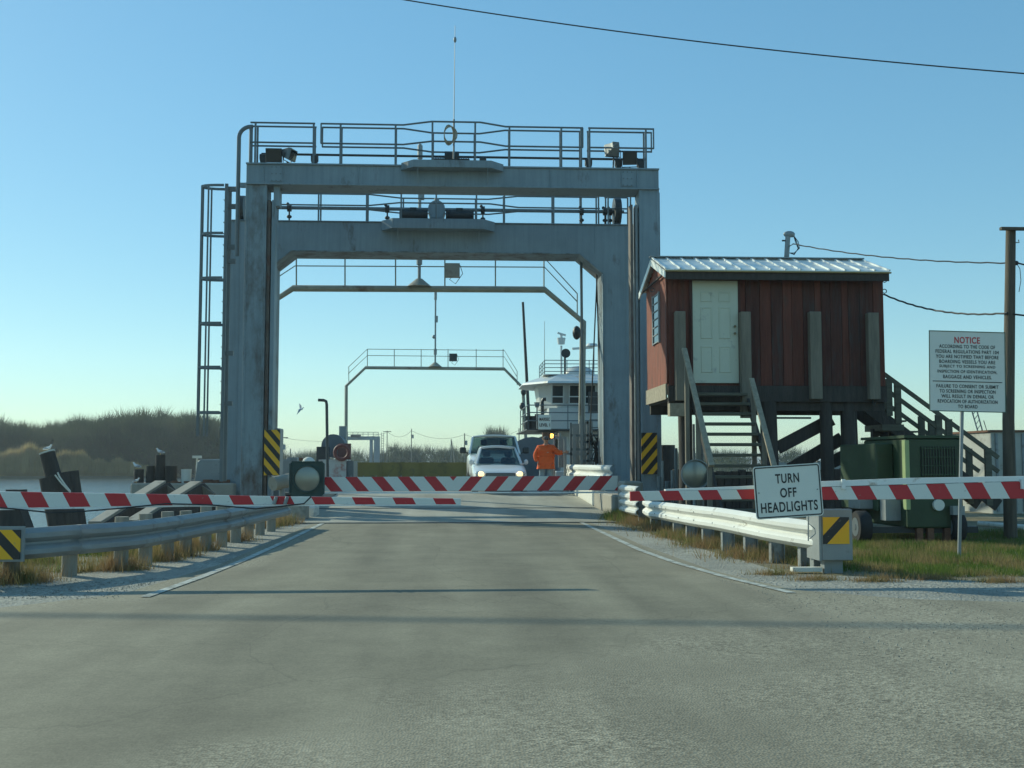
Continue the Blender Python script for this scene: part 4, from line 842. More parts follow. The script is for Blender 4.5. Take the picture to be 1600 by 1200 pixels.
single(MB().bb(X(1376, YG+.4), X(1404, YG+.4), YG+.25, YG+.48, .35, Z(783, YG)), 'tool_box', GALVL, (X(1390, YG), YG+.3, .35), 'grey metal box under the left side of the green generator', 'box', smooth=False)
# rusty red frame under trailer left
block(X(1482, YG+1), X(1512, YG+1), YG+1.9, YG+2.6, 0, .5, GALVL, 'grey rubble block on the ground right of the generator').__setitem__('group', 'blocks by the generator')
# steel container at the far right
Yc = 27; b = MB(); b.bb(X(1549, Yc), X(1549, Yc)+3.2, Yc, Yc+2.4, -.0, Z(674, Yc)); t = b.build('storage_cabinet', None); 
L = Vector((X(1549, Yc)+1.6, Yc+1.2, 0)); t.data.transform(Matrix.Translation(-L)); t.location = L; t.data.materials.append(mat('pale_corrugated_sheet', (.42, .42, .38), .5, .2, .12, 2, .1, dirt=(.2, .15, .1), damt=.25)); tag(t, 'pale metal storage cabinet standing behind the utility pole', 'cabinet')
for i in range(14): MB().bb(X(1549, Yc)+.1+i*.23, X(1549, Yc)+.16+i*.23, Yc-.03, Yc-.001, .05, Z(676, Yc)).build('rib', GALVL, t, smooth=False)
MB().bb(X(1549, Yc)-.05, X(1549, Yc)+3.25, Yc-.06, Yc+2.45, Z(674, Yc)+.003, Z(670.5, Yc)).build('roof', RUST, t, smooth=False)
# crane boom far off
Yb = 75; t = thing('crane', P(1533, 716, Yb), 'small crane with a lattice boom far off between the notice board and the pole', 'crane')
for (xa_, xb_) in ((1536, 1518), (1543, 1526)): MB().cyl(P(xa_, 702, Yb), P(xb_, 640, Yb), .05, n=5).build('boom_chord', RAILM, t)
for k in range(8):
    a_ = k/8; c_ = (k+1)/8; MB().cyl(P(1536-18*a_, 702-62*a_, Yb), P(1543-17*c_, 702-62*c_, Yb), .025, n=4).build('boom_lattice', RAILM, t)
MB().bb(X(1523, Yb), X(1542, Yb), Yb, Yb+2, Z(713, Yb), Z(703, Yb), .1).build('cab', mat('crane_yellow', (.6, .35, .03), .5), t, smooth=False)
MB().bb(X(1512, Yb), X(1535, Yb), Yb-.5, Yb+2, Z(722, Yb), Z(713, Yb), .1).build('base', mat('crane_blue', (.08, .2, .35), .5), t, smooth=False)
MB().tube([P(1537, 657, Yb), P(1547, 690, Yb)], .03, 4).build('hoist_cable', CABLE, t)
# fence on the far side of the yard at the right
Yf = 45; t = thing('yard_fence', (X(1440, Yf), Yf, 0), 'low grey board fence running behind the shack piles and the generator', 'fence')
for k in range(12):
    px = 1215+k*32; q = X(px, Yf); MB().bb(q-.07, q+.07, Yf, Yf+.12, -.1, Z(720, Yf)).build('fence_post', WOODG, t, smooth=False)
for zt_, hh in ((722.5, .3), (733, .3), (743, .25)):
    MB().bb(X(1200, Yf), X(1600, Yf), Yf-.05, Yf-.003, Z(zt_, Yf)-hh, Z(zt_, Yf)).build('fence_board', GALVL, t, smooth=False)
single(MB().cyl((X(1350, 46), 46, -.2), (X(1350, 46), 46, Z(706, 46)), .22, n=12), 'mooring_pile', WOODD, (X(1350, 46), 46, 0), 'short mooring pile rising above the fence between the shack and the generator', 'pile', 'timber mooring piles')
single(MB().cyl((X(1042, 34), 34, -2.5), (X(1042, 34), 34, Z(695, 34)), .26, n=12), 'mooring_pile', WOODD, (X(1042, 34), 34, -1.8), 'dark mooring pile just right of the right portal column', 'pile', 'timber mooring piles')
t = thing('pipe_rack', (X(1560, 19), 19, 0), 'pale pipe lying on short posts behind the utility pole', 'pipe')
MB().cyl(P(1528, 818, 19.5), P(1600, 824, 19.0), .05).build('pipe', CONCL, t)
for px in (1556, 1590): q = P(px, 826, 19.2); MB().bb(q.x-.1, q.x+.1, 19.2, 19.35, 0, q.z-.04).build('support', WOODG, t, smooth=False)
# clutter at the foot of the right column
t = thing('valve_stand', (X(1047, 26), 26, 0), 'cluster of grey pipes and valves at the foot of the shack piles left side', 'pipework')
for i, (px, y1_, r) in enumerate(((1030, 745, .05), (1035, 720, .03), (1043, 752, .07), (1050, 735, .035), (1056, 700, .04), (1084, 662, .03), (1091, 664, .03), (1097, 668, .03))):
    yy = 24+.2*i if px < 1080 else 22.5; MB().cyl((X(px, yy), yy, -.1), (X(px, yy), yy, Z(y1_, yy)), r, n=8).build('pipe', GALVL if i % 2 else RAILM, t)
MB().bb(X(1060, 23), X(1105, 23), 22.8, 23, .1, Z(762, 23)).build('base_box', DARKM, t, smooth=False)

b = MB(); b.bb(X(1052, 30.3), X(1345, 30.3), 30.3, 30.6, -.2, 1.1)
t = thing('timber_bulkhead', (X(1200, 30.3), 30.4, 0), 'low dark timber bulkhead in the shade behind the shack piles', 'bulkhead')
for k in range(26): q = X(1052+k*11.4, 30.3); MB().bb(q+.01, q+.19, 30.3+random.uniform(-.02, .02), 30.5, -.2, 1.12+random.uniform(-.1, .06)).build('plank', WOODD, t, smooth=False)
b.bm.free()
# ---------------------------------------------------------------- bank and dolphins on the left
b = MB(); b.bb(X(205, 32), X(365, 32), 32, 35, -3, Z(754.5, 32), .04)
single(b, 'bulkhead', CONC, (X(280, 32), 33.5, -1.8), 'beige concrete mooring bulkhead left of the portal, gulls and piles standing on it', 'bulkhead', smooth=False)
def ramp_prism(pl, pa_, pr, Yn, Yfar, label):
    """timber-capped inclined fender: low near end, apex, then falling to the right"""
    t = thing('fender_ramp', P(pa_[0], pa_[1], Yfar), label, 'fender', 'inclined concrete fenders by the bulkhead')
    w_ = .22
    A = P(*pl, Yn); B_ = P(*pa_, Yfar); C_ = P(*pr, Yfar)
    b = MB(); b.bar(A, B_, .30, .22); b.build('beam', CONC, t, smooth=False, bevel=.01)
    b = MB(); b.prism([A+Vector((.16, .02, .05)), B_+Vector((.16, 0, .05)), C_+Vector((0, 0, .05)), C_+Vector((0, 0, -1.5)), A+Vector((.16, .02, -1.2))], (.05, .12, 0)); b.build('web', WOODD, t, smooth=False)
    b = MB(); b.bar(B_, C_, .26, .2); b.build('beam', WOODG, t, smooth=False)
ramp_prism((148, 822), (251, 757), (275, 775), 25.5, 30, 'inclined concrete fender beam nearest the leaning dolphin')
ramp_prism((205, 820), (306, 758), (332, 776), 25.5, 30, 'inclined concrete fender beam closer to the portal column')
Yd = 24.0
t = thing('timber_dolphin', (X(92, Yd), Yd, -1.8), 'dark leaning timber dolphin in the water with one taller pile', 'dolphin')
for i, (a_, c_, dy) in enumerate((((95, 840), (76, 746), 0), ((112, 840), (94, 740), .1), ((122, 840), (108, 737), .3), ((104, 840), (85, 741), .5))):
    A = P(*a_, Yd+dy); B_ = P(*c_, Yd+dy); d = (B_-A); A = A-d*.9; MB().cyl(A, B_, .23, .2, n=12).build('pile', WOODD, t)
A = P(84, 745, Yd+.2); B_ = P(74, 708, Yd+.2); MB().cyl(A, B_, .17, .16, n=12).build('tall_pile', WOODD, t)
q = P(74, 707.5, Yd+.2); MB().cyl(q, q+Vector((-.01, 0, .03)), .17, n=12).build('pile_cap', CONCL, t)
MB().tube([P(86, 742, Yd-.3), P(97, 756, Yd-.3), P(110, 769, Yd-.3)], .018, 5).build('rope', CONCL, t); MB().tube([P(90, 738, Yd-.3), P(93, 745, Yd-.3), P(102, 758, Yd-.3), P(110, 768, Yd-.3)], .018, 5).build('rope', CONCL, t)
t = thing('timber_dolphin', (X(8, 17), 19.5, -1.8), 'dark timber block in the water behind the near end of the left guardrail', 'dolphin')
b = MB(); b.prism([P(-60, 775, 19.5), P(22, 772, 19.5), P(42, 828, 19.5), P(42, 860, 19.5), P(-60, 860, 19.5)], (0, .35, 0)); b.build('block', WOODD, t, smooth=False)
MB().cyl(P(15, 790, 19.6)+Vector((0, .5, -.3)), P(14, 766, 19.6)+Vector((0, .5, 0)), .12).build('pile', WOODD, t); MB().cyl(P(0, 790, 19.6)+Vector((0, .5, -.3)), P(0, 766, 19.6)+Vector((0, .5, 0)), .1).build('pile', WOODD, t)
Yb2 = 32.6; zc = Z(754.5, 32)
bp_ = [((210, 226), 733, 'short dark pile with a gull, left edge of the bulkhead'), ((229, 243), 728, 'dark pile second from the left edge of the bulkhead'), ((243, 259), 711, 'tallest dark pile on the bulkhead, a gull on its top'), ((259, 278), 728, 'broad dark pile right of the tallest one on the bulkhead')]
for (a_, c_), y_, lab in bp_:
    xx = (X(a_, Yb2)+X(c_, Yb2))/2; r = (X(c_, Yb2)-X(a_, Yb2))/2
    single(MB().cyl((xx, Yb2, zc), (xx, Yb2, Z(y_, Yb2)), r, r*.96, n=12), 'mooring_pile', WOODD, (xx, Yb2, zc), lab, 'pile', 'timber mooring piles')
xx = X(292, Yb2); single(MB().cyl((xx, Yb2, zc), (xx, Yb2, Z(733, Yb2)), .14, .15, n=16), 'bucket', CONCL, (xx, Yb2, zc), 'whitish bucket standing on the bulkhead', 'bucket')
b = MB(); b.prism([P(303, 754, Yb2), P(308, 722, Yb2), P(312, 718, Yb2), P(345, 717, Yb2), P(345, 754, Yb2)], (0, 1.3, 0)); single(b, 'winch_cover', GALVL, P(324, 754, Yb2), 'grey sloped winch cover on the bulkhead behind the caged ladder', 'cover', smooth=False, bevel=.03)
xx = X(293, Yb2+1); single(MB().bb(X(288, Yb2), X(300, Yb2), Yb2+1, Yb2+1.3, Z(716, Yb2+1), Z(712, Yb2+1)).cyl((X(294, Yb2), Yb2+1.15, zc), (X(294, Yb2), Yb2+1.15, Z(716, Yb2+1)), .03), 'bollard_post', CONCL, (xx, Yb2+1, zc), 'thin post with a pale cap on the bulkhead', 'post')
DEB = MB()
for k in range(26):
    a_ = random.uniform(262, 352); r = random.uniform(.03, .1); q = P(a_, 754, Yb2-.3); DEB.box((q.x, Yb2-.3+random.uniform(-.2, .3), zc+r*.5), (r*2.2, r*2, r), Matrix.Rotation(random.random()*3, 3, 'Z'))
tag(DEB.build('debris', RUST, None), 'scraps of rusty debris scattered on the bulkhead', 'debris', kind='stuff')
# gulls
def gull(p, s, label, face=1, fly=False):
    t = thing('gull', p, label, 'gull', 'gulls near the bulkhead')
    W_ = mat('gull_white', (.8, .8, .78), .7, 0, .05, 5, 0); Gy = mat('gull_grey', (.35, .37, .4), .7, 0, .05, 5, 0)
    b = MB(); f = face
    pts = [(-.20, .10), (-.12, .12), (-.02, .14), (.08, .17), (.13, .24), (.16, .29), (.20, .29)]
    rr = [.012, .045, .07, .065, .04, .038, .012]
    b.tube([(p[0]+f*x*s, p[1], p[2]+z*s) for x, z in pts], [r*s for r in rr], 10); body = b.build('body', W_, t)
    b = MB(); b.cyl((p[0]+f*.195*s, p[1], p[2]+.288*s), (p[0]+f*.25*s, p[1], p[2]+.275*s), .012*s, .003*s, n=6); b.build('beak', mat('gull_beak', (.6, .4, .05), .5), t)
    if fly:
        for sy in (-1, 1):
            b = MB(); b.prism([(p[0]+.05*s, p[1]+sy*.04*s, p[2]+.17*s), (p[0]-.08*s, p[1]+sy*.04*s, p[2]+.16*s), (p[0]-.12*s, p[1]+sy*.3*s, p[2]+(.17+sy*.12)*s), (p[0]-.2*s, p[1]+sy*.55*s, p[2]+(.17+sy*.42)*s), (p[0]+.0*s, p[1]+sy*.32*s, p[2]+(.2+sy*.2)*s)], (0, 0, .01)); b.build('wing', Gy, t)
    else:
        for sy in (-1, 1):
            b = MB(); b.sph((p[0]-f*.05*s, p[1]+sy*.05*s, p[2]+.145*s), .06*s, (2.1, .35, .7), 10, 6); b.build('wing', Gy, t)
            MB().cyl((p[0]+f*.01*s, p[1]+sy*.02*s, p[2]), (p[0], p[1]+sy*.02*s, p[2]+.09*s), .006*s, n=5).build('leg', mat('gull_beak', (.6, .4, .05), .5), t)
gull(P(74, 707, Yd+.2)+Vector((0, 0, .02)), .5, 'white gull on top of the tall pile of the leaning dolphin', 1)
gull(Vector((X(251, Yb2), Yb2, Z(711, Yb2))), .65, 'white gull on the tallest pile of the bulkhead', -1)
gull(Vector((X(215, Yb2), Yb2, Z(733, Yb2))), .65, 'white gull on the short pile at the left edge of the bulkhead', -1)
gull(Vector((X(214, Yb2-.45), Yb2-.45, zc)), .5, 'white gull low in front of the short left pile', 1)
gull(P(470, 643, 60), .8, 'bird flying in the open sky right of the left column', 1, True)

# ---------------------------------------------------------------- the ferry
DZ = .33
fx0, fx1 = -8.3, 8.5; fe = thing('ferry', (0, 52, -1.8), 'car ferry with two tall pipe gantries docked at the end of the ramp', 'ferry')
HULL = mat('ferry_hull_paint', (.05, .055, .06), .5, 0, .2, 1, .1); FWH = mat('ferry_white_paint', (.62, .64, .62), .4, 0, .08, 1.5, .05, dirt=(.4, .33, .24), damt=.15)
DECK = mat('ferry_deck_paint', (.2, .2, .18), .8, 0, .2, 1, .2)
b = MB(); b.loft([[(x*k, y, z) for x, z in ((fx0, -2.2), (fx1, -2.2), (fx1, DZ-.06), (fx0, DZ-.06))] for y, k in ((35.2, .85), (37.5, 1), (64.5, 1), (67, .85))]); b.build('hull', HULL, fe, smooth=False)
MB().bb(fx0, fx1, 35.0, 67.2, DZ-.055, DZ).build('deck', DECK, fe, smooth=False)
OLIVE = mat('olive_apron_paint', (.21, .155, .03), .6, 0, .15, 1.5, .05, dirt=(.1, .08, .03), damt=.3)
MB().bb(X(553, 67), X(735, 67)+3.5, 66.8, 67.0, DZ, Z(722.5, 67)).build('raised_apron', OLIVE, fe, smooth=False)
for k in range(8): q = X(553, 67)+.4+k*1.25; MB().bb(q-.04, q+.04, 66.72, 66.79, DZ, Z(724, 67)).build('apron_rib', OLIVE, fe, smooth=False)
PIPE = mat('gantry_pipe_paint', (.30, .29, .23), .6, 0, .2, 2, .1, dirt=(.15, .1, .07), damt=.3)
def gantry(Y, lx_, rx_, cl, cr, ytop, yl, yr2, rh1, rh2, pr, post_px, legl, mastpx, mtop, boxpx, xl_leg_px, xr_leg_px, hid):
    g = MB(); pts = [(X(xl_leg_px, Y), Y, DZ), P(xl_leg_px, yl, Y), P(cl, ytop, Y), P(cr, ytop+2, Y), P(xr_leg_px, yr2, Y), (X(xr_leg_px+(-4 if hid else 8), Y), Y, DZ)]
    g.tube(pts, pr, 10); go = g.build('gantry', PIPE, fe)
    # rails
    for h in (rh1, rh2):
        MB().tube([P(xl_leg_px+3, yl-h, Y), P(cl+3, ytop-h, Y), P(cr, ytop+2-h, Y), P(xr_leg_px-9, yr2-38*pr/.16*0-h*.9+ (0), Y)], .02, 5).build('handrail', PIPE, go)
    for px in post_px: MB().cyl(P(px, ytop, Y), P(px, ytop-rh1, Y), .025, n=5).build('railing_post', PIPE, go)
    MB().cyl(P(xr_leg_px-9, yr2-4, Y), P(xr_leg_px-9, yr2-rh1*.9, Y), .022, n=5).build('railing_post', PIPE, go)
    MB().cyl(P(xl_leg_px+4, yl-4, Y), P(xl_leg_px+4, yl-rh1, Y), .022, n=5).build('railing_post', PIPE, go)
    s = 1700/Y; b = MB(); q = P(mastpx, ytop, Y); b.cyl((q.x, Y, q.z+.05), (q.x, Y, q.z+.32), .42, .1, n=14); b.build('mast_base', PIPE, go)
    b = MB(); tpz = Z(mtop, Y); b.cyl((q.x, Y, q.z+.3), (q.x, Y, tpz), .055, n=10); b.cyl((q.x, Y, q.z+.8), (q.x, Y, q.z+1.15), .1, n=10); b.cyl((q.x, Y, tpz-.5), (q.x, Y, tpz-.05), .09, n=10); b.sph((q.x-.08, Y, q.z+1.9), .12); b.bb(q.x-.05, q.x+.15, Y-.05, Y+.05, tpz-1.9, tpz-1.5); b.build('mast', GALVL, go)
    bq = P(boxpx, ytop, Y); bw = .24; MB().bb(bq.x-bw, bq.x+bw, Y-.15, Y+.1, bq.z+rh1*.35/s*1.0, bq.z+rh1*.35/s+.46).build('speaker_box', CONC if Y < 50 else DARKM, go, smooth=False)
    MB().tube([(bq.x+bw, Y, bq.z+.8), (bq.x+bw+.1, Y, bq.z+.5), (bq.x+.1, Y, bq.z+.15), (bq.x-.1, Y, bq.z+.3), (bq.x+.05, Y, bq.z+.45)], .012, 4).build('wire', CABLE, go)
gantry(36.0, 0, 0, 458, 851, 450.5, 482, 503, 49, 35, .11, (463, 539, 618, 695, 774, 850), 0, 655, 226, 707, 410, 911, True)
gantry(66.5, 0, 0, 571, 788, 574.5, 603, 606, 29, 19, .1, (574, 616, 658, 700, 744, 786), 0, 680, 456, 708, 541, 817, False)
# hinge and equipment on the gantry leg
MB().cyl(P(817, 472, 62), P(827, 668, 62), .07, .1, n=8).build('radio_pole', CABLE, fe)
for px, py in ((818, 612), (816, 635)): q = P(px, py, 66.3); MB().sph(q, .25, (.7, .7, 1), 8, 6).build('leg_fitting', DARKM, fe)
# sheave block on near right gantry leg
q = P(901, 520, 35.9); MB().sph(q, .18, (.8, .8, 1.3), 10, 8).build('leg_fitting', DARKM, fe)
# pilot house
Yh = 48.0
def W8(xc, yc, rx, ry, z): return [(xc+rx*a, yc+ry*b_, z) for a, b_ in ((-.6, -1), (.6, -1), (1, -.45), (1, .6), (.7, 1), (-.7, 1), (-1, .6), (-1, -.45))]
hx = X(905, Yh); hy = Yh+1.8
z_r, z_w0, z_w1 = Z(599, Yh), Z(637, Yh), Z(600, Yh)
ph = MB(); ph.loft([W8(hx, hy, 1.62, 1.75, z_w0), W8(hx, hy, 1.78, 1.95, z_w1+.02)]); pho = ph.build('pilot_house', FWH, fe, smooth=False)
b = MB(); b.loft([W8(hx+.05, hy, 2.55, 2.7, z_w1), W8(hx+.05, hy, 2.5, 2.65, z_w1+.09), W8(hx+.05, hy, 1.5, 1.6, Z(584, Yh))]); b.build('roof', FWH, pho, smooth=False)
for a_, c_ in ((862, 880), (889, 910), (914, 930)):
    Yw = Yh-.02; q0 = P(a_, 602, Yw-.06); q1 = P(c_, 631, Yw); 
    b = MB(); b.prism([(q0.x, Yw-.2, q0.z), (q1.x, Yw-.2, q0.z), (q1.x, Yw-.06, q1.z), (q0.x, Yw-.06, q1.z)], (0, .18, 0)); wo_ = b.build('window', GLASSD, pho, smooth=False)
    b = MB()
    for xx in (q0.x, q1.x): b.bar((xx, Yw-.22, q0.z), (xx, Yw-.08, q1.z), .05, .04)
    for zz, yy in ((q0.z, Yw-.22), ((q0.z+q1.z)/2-.1, Yw-.15), (q1.z, Yw-.08)): b.bb(q0.x, q1.x, yy-.02, yy+.02, zz-.025, zz+.025)
    b.build('window_frame', FWH, wo_, smooth=False)
# left angled window
b = MB(); xl = hx-1.68; b.prism([(xl-.06, hy-1.3+.8, z_w1-.1), (hx-1.2, hy-1.86, z_w1-.1), (hx-1.1, hy-1.78, z_w0+.25), (xl+.02, hy-.5, z_w0+.25)], (-.06, -.06, 0)); 
# decks below
b = MB(); b.bb(X(858, Yh-.3), fx1-.3, Yh-.3, Yh+6, Z(671, Yh), Z(637.5, Yh)); b.build('upper_cabin', FWH, fe, smooth=False)
MB().bb(X(822, Yh-.8), fx1-.1, Yh-1.2, Yh+6.5, Z(673, Yh), Z(671, Yh)).build('upper_deck', HULL, fe, smooth=False)
b = MB(); b.bb(X(872, Yh), fx1-.2, Yh, Yh+9, DZ, Z(673.5, Yh)); b.build('lower_cabin', FWH, fe, smooth=False)
b = MB(); b.prism([(X(838, Yh-1), Yh-.5, DZ), (X(838, Yh-1), Yh-.5, 1.8), (X(846, Yh-1), Yh-.5, 2.35), (X(858, Yh-1), Yh-.5, 2.5), (X(868, Yh-1), Yh-.5, 2.5), (X(868, Yh-1), Yh-.5, DZ)], (0, 4, 0)); b.build('engine_casing', GALVL, fe, smooth=False)
b = MB(); b.cyl((X(832, 43), 43, 1.25), (X(832, 43), 44.2, 1.25), 1.05, n=24); b.build('winch_drum', mat('slate_winch_paint', (.13, .15, .17), .6, 0, .2, 2, .1), fe)
def deckrail(pts, z0, hs, px_step, par, m, r=.025):
    for h in hs: MB().tube([(x, y, z0+h) for x, y in pts], r, 5).build('handrail', m, par)
    for (xa_, ya_), (xb_, yb3) in zip(pts, pts[1:]):
        L_ = math.hypot(xb_-xa_, yb3-ya_); n_ = max(1, round(L_/px_step))
        for i in range(n_+1): k = i/n_; MB().cyl((xa_+(xb_-xa_)*k, ya_+(yb3-ya_)*k, z0), (xa_+(xb_-xa_)*k, ya_+(yb3-ya_)*k, z0+hs[-1]), r, n=5).build('railing_post', m, par)
deckrail([(X(825, 46.8), Yh+4), (X(825, 46.8), 46.8), (fx1-.1, 46.8)], Z(671, Yh), (.35, .7, 1.02), 1.6, fe, RAILM)
zt3 = Z(584, Yh); deckrail([(hx-1.5, hy+1.5), (hx-1.5, hy-1.5), (hx+1.5, hy-1.5), (hx+1.5, hy+1.5)], zt3, (.15, .32, .49, .65), 1.0, pho, RAILM, .018)
MB().bb(hx-1.55, hx+1.55, hy-1.55, hy+1.55, zt3, zt3+.03).build('roof_deck', FWH, pho, smooth=False)
b = MB(); q = P(898, 578, 49.5); b.sph((q.x+.2, 49.5, zt3+.05), .75, (1, 1, .62), 16, 8); b.build('dome', FWH, pho)
b = MB(); q = P(883, 553, 49); b.cyl((q.x, 48.7, q.z), (q.x, 49.2, q.z), .21, .14, n=18); b.cyl((q.x, 49.1, zt3), (q.x, 49.1, q.z), .05); b.build('searchlight', DARKM, pho)
b = MB(); a_ = P(873, 584, 49.8); c_ = P(877, 540, 49.8); b.cyl((c_.x, 49.8, zt3), (c_.x, 49.8, c_.z), .05); b.cyl((c_.x, 49.8, Z(537, 49.8)), (c_.x, 49.8, Z(527, 49.8)), .16, .2, n=12); b.bar(P(871, 520, 49.8), P(884, 524, 49.8), .12, .08); b.cyl((c_.x, 49.8, Z(527, 49.8)), (c_.x, 49.8, Z(522, 49.8)), .06); b.build('radar', FWH, pho)
b = MB(); b.bar(P(894, 545, 50), P(926, 543, 50), .2, .09); b.cyl(P(925, 541, 50), P(925, 537, 50), .3, .22, n=16); b.cyl(P(928, 584, 50), P(928, 540, 50), .03); b.cyl(P(912, 560, 50), P(912, 545, 50), .1); b.build('radar_bar', FWH, pho)
MB().cyl((X(851, 48.5), 48.5, zt3), P(851, 502, 48.5), .018, .01, n=5).build('whip', GALVL, pho)
b = MB(); b.tube([P(848, 665, 47.5), P(847, 628, 47.5), P(849, 624, 47.5), P(853, 624, 47.5)], .08, 8); b.build('exhaust_pipe', DARKM, fe)
q = P(839, 633, 47); b = MB(); b.cyl(q-Vector((0, 0, .1)), q+Vector((0, 0, .12)), .08, .13, n=10); b.cyl((q.x, 47, Z(671, 47)), q, .03); b.build('deck_lamp', GALVL, fe)
b = MB()
for px in (826, 832, 840): q = P(px, 655, 48.5); b.bb(q.x-.12, q.x+.12, 48.4, 48.7, Z(671, 48), Z(646+3*(px % 3), 48))
b.build('deck_locker', DARKM, fe, smooth=False)
b = MB(); q = P(922, 625, 47); b.bb(q.x-.1, q.x+.35, 46.7, 46.9, Z(645, 47), Z(612, 47)); b.build('dark_screen', DARKM, fe, smooth=False)
# sign on the ferry
c = P(851, 659.5, 46.6); t = thing('security_sign', c, 'small white sign reading MARSEC LEVEL 1 on the ferry rail', 'sign'); u = 46.6/F
MB().bb(c.x-10*u, c.x+10*u, 46.6, 46.63, c.z-11.5*u, c.z+11.5*u).build('panel', SIGNB, t, smooth=False)
text('MARSEC', 16.5*u, 5*u, (c.x, 46.59, c.z+4.5*u), mat('brown_lettering', (.07, .03, .025), .5), t, bold=.03); text('LEVEL 1', 16.5*u, 5*u, (c.x, 46.59, c.z-4.5*u), MATS['brown_lettering'], t, bold=.03)
# amber beacon
q = P(862, 681, 40.5); t = thing('amber_beacon', q, 'small lit amber beacon above the orange jacket', 'beacon')
MB().sph(q, .085, n=12, m=8).build('lens', mat('lit_amber', (.9, .35, .05), .4, emit=(1, .4, .06), estr=5), t); MB().bb(q.x-.35, q.x-.06, 40.4, 40.6, q.z-.15, q.z+.12).build('bracket', RUST, t); MB().cyl((q.x+.3, 40.6, DZ), (q.x+.3, 40.6, q.z+.1), .05).build('post', GALVL, t)
MB().bar((q.x-.1, 40.6, q.z), (q.x+.3, 40.6, q.z), .05, .05).build('arm', GALVL, t)
# ferry gate and ladders by the right portal column
t = thing('steel_gate', (X(905, 34), 34, DZ), 'clutter of steel gate frames and ladders just right of the man in orange', 'gate')
for px, y1_, r, m in ((866, 680, .03, GALV), (883, 683, .04, GALV), (892, 660, .03, RAILM), (897, 668, .05, GALV), (908, 655, .04, GALV), (918, 658, .03, GALV), (924, 658, .04, GALV), (931, 690, .03, RAILM), (941, 600, .06, RAILM)):
    q = X(px, 34); MB().bb(q-r, q+r, 34-r, 34+r, 0, Z(y1_, 34)).build('upright', m, t, smooth=False)
for ya_, xa_, xb_ in ((684, 866, 884), (709, 883, 925), (702, 892, 925), (720, 905, 938), (734, 925, 978), (660, 905, 922), (680, 892, 941), (690, 905, 925)):
    MB().bb(X(xa_, 34), X(xb_, 34), 33.97, 34.03, Z(ya_, 34)-.035, Z(ya_, 34)+.035).build('crossbar', GALV if ya_ in (684, 709, 660) else RAILM, t, smooth=False)
MB().bb(X(893, 34.5), X(925, 34.5), 34.4, 34.46, DZ, Z(662, 34.5)).build('panel', GALVL, t, smooth=False); MB().bb(X(872, 34.8), X(884, 34.8), 34.7, 34.8, DZ+.8, Z(685, 34.5)).build('panel', GALVL, t, smooth=False)
b = MB()
for k in range(14): b.tube([P(random.uniform(918, 940), random.uniform(675, 700), 33.8), P(random.uniform(920, 942), random.uniform(690, 725), 33.8), P(random.uniform(925, 942), random.uniform(700, 740), 33.8)], .018, 4)
b.build('hoses', CABLE, t)
for k in range(9): q = P(928, 620+12*k, 33.9); MB().bb(q.x-.14, q.x+.14, 33.88, 33.92, q.z-.015, q.z+.015).build('rung', RAILM, t, smooth=False)
single(MB().bb(X(868, 36), X(890, 36), 36, 36.5, DZ, 1.0, .03), 'white_locker', FWH, (X(879, 36), 36.2, DZ), 'low white locker on the deck right of the man in orange', 'locker', smooth=False)
# left side machinery on the ferry
t = thing('winch_house', (X(525, 44), 44, DZ), 'grey winch housing with a large round drum at the left side of the ferry', 'winch')
MB().bb(X(498, 43), X(541, 43), 43, 45, DZ, Z(718, 43)).build('box', mat('stained_white_paint', (.5, .5, .47), .5, 0, .1, 2, .1, dirt=(.35, .12, .09), damt=.5, dscale=2.5), t, smooth=False)
MB().bb(X(541.5, 43), X(552, 43), 43.2, 45, DZ, Z(720, 43)).build('side_box', RAILM, t, smooth=False)
MB().bb(X(495, 44.5), X(512, 44.5), 44.4, 45.2, DZ, Z(698, 44)).build('cabinet', DARKM, t, smooth=False)
MB().cyl((X(522, 46), 45.6, Z(697, 46)), (X(522, 46), 46.8, Z(697, 46)), 18/F*46, n=24).build('drum', mat('slate_winch_paint', (.13, .15, .17)), t)
MB().bb(X(527, 45), X(547, 45), 45.2, 45.5, DZ, Z(693, 45)).build('red_cabinet', mat('dull_red_paint', (.15, .06, .05), .6, 0, .2, 3, .1), t, smooth=False)
MB().bb(X(526, 46), X(537, 46), 46.9, 47.3, DZ, Z(665, 46)).build('stack', GALVL, t, smooth=False)
b = MB(); c = P(534, 707, 42.9); b.tube([(c.x+.27*math.cos(a), 42.9, c.z+.27*math.sin(a)) for a in [i/20*2*math.pi for i in range(21)]], .07, 8)
single(b, 'life_ring', mat('life_ring_red', (.17, .055, .045), .6, 0, .1, 4, 0), c, 'red life ring hanging on the winch housing at the left of the ferry', 'life ring')
b = MB(); b.tube([P(512, 745, 41), P(510.5, 632, 41), P(509.5, 627, 41), P(506, 625.5, 41), P(497, 625, 41)], .055, 10); single(b, 'bent_vent_post', mat('dark_post_paint', (.06, .065, .065), .5), (X(511, 41), 41, DZ), 'tall dark post with its top bent to the left, at the left of the ferry', 'lamp post')
b = MB(); c = P(482, 725, 40); b.sph(c, 11/F*40, n=16, m=10); b.cyl((c.x, 40, DZ-1), (c.x, 40, c.z), .1); single(b, 'buoy', CONCL, (c.x, 40, c.z), 'pale round float just above the green plated lamp', 'buoy')
b = MB()
for i, (a_, y_) in enumerate(((445, 718), (456, 715), (466, 726), (474, 722), (450, 730))): q = P(a_, y_, 36+i*.3); b.bb(q.x-.18, q.x+.18, q.y, q.y+.4, -.2, q.z, .02)
single(b, 'pump_unit', GALVL, (X(458, 36), 36, 0), 'low cluster of grey pump boxes between the left column and the green plated lamp', 'pump', smooth=False)
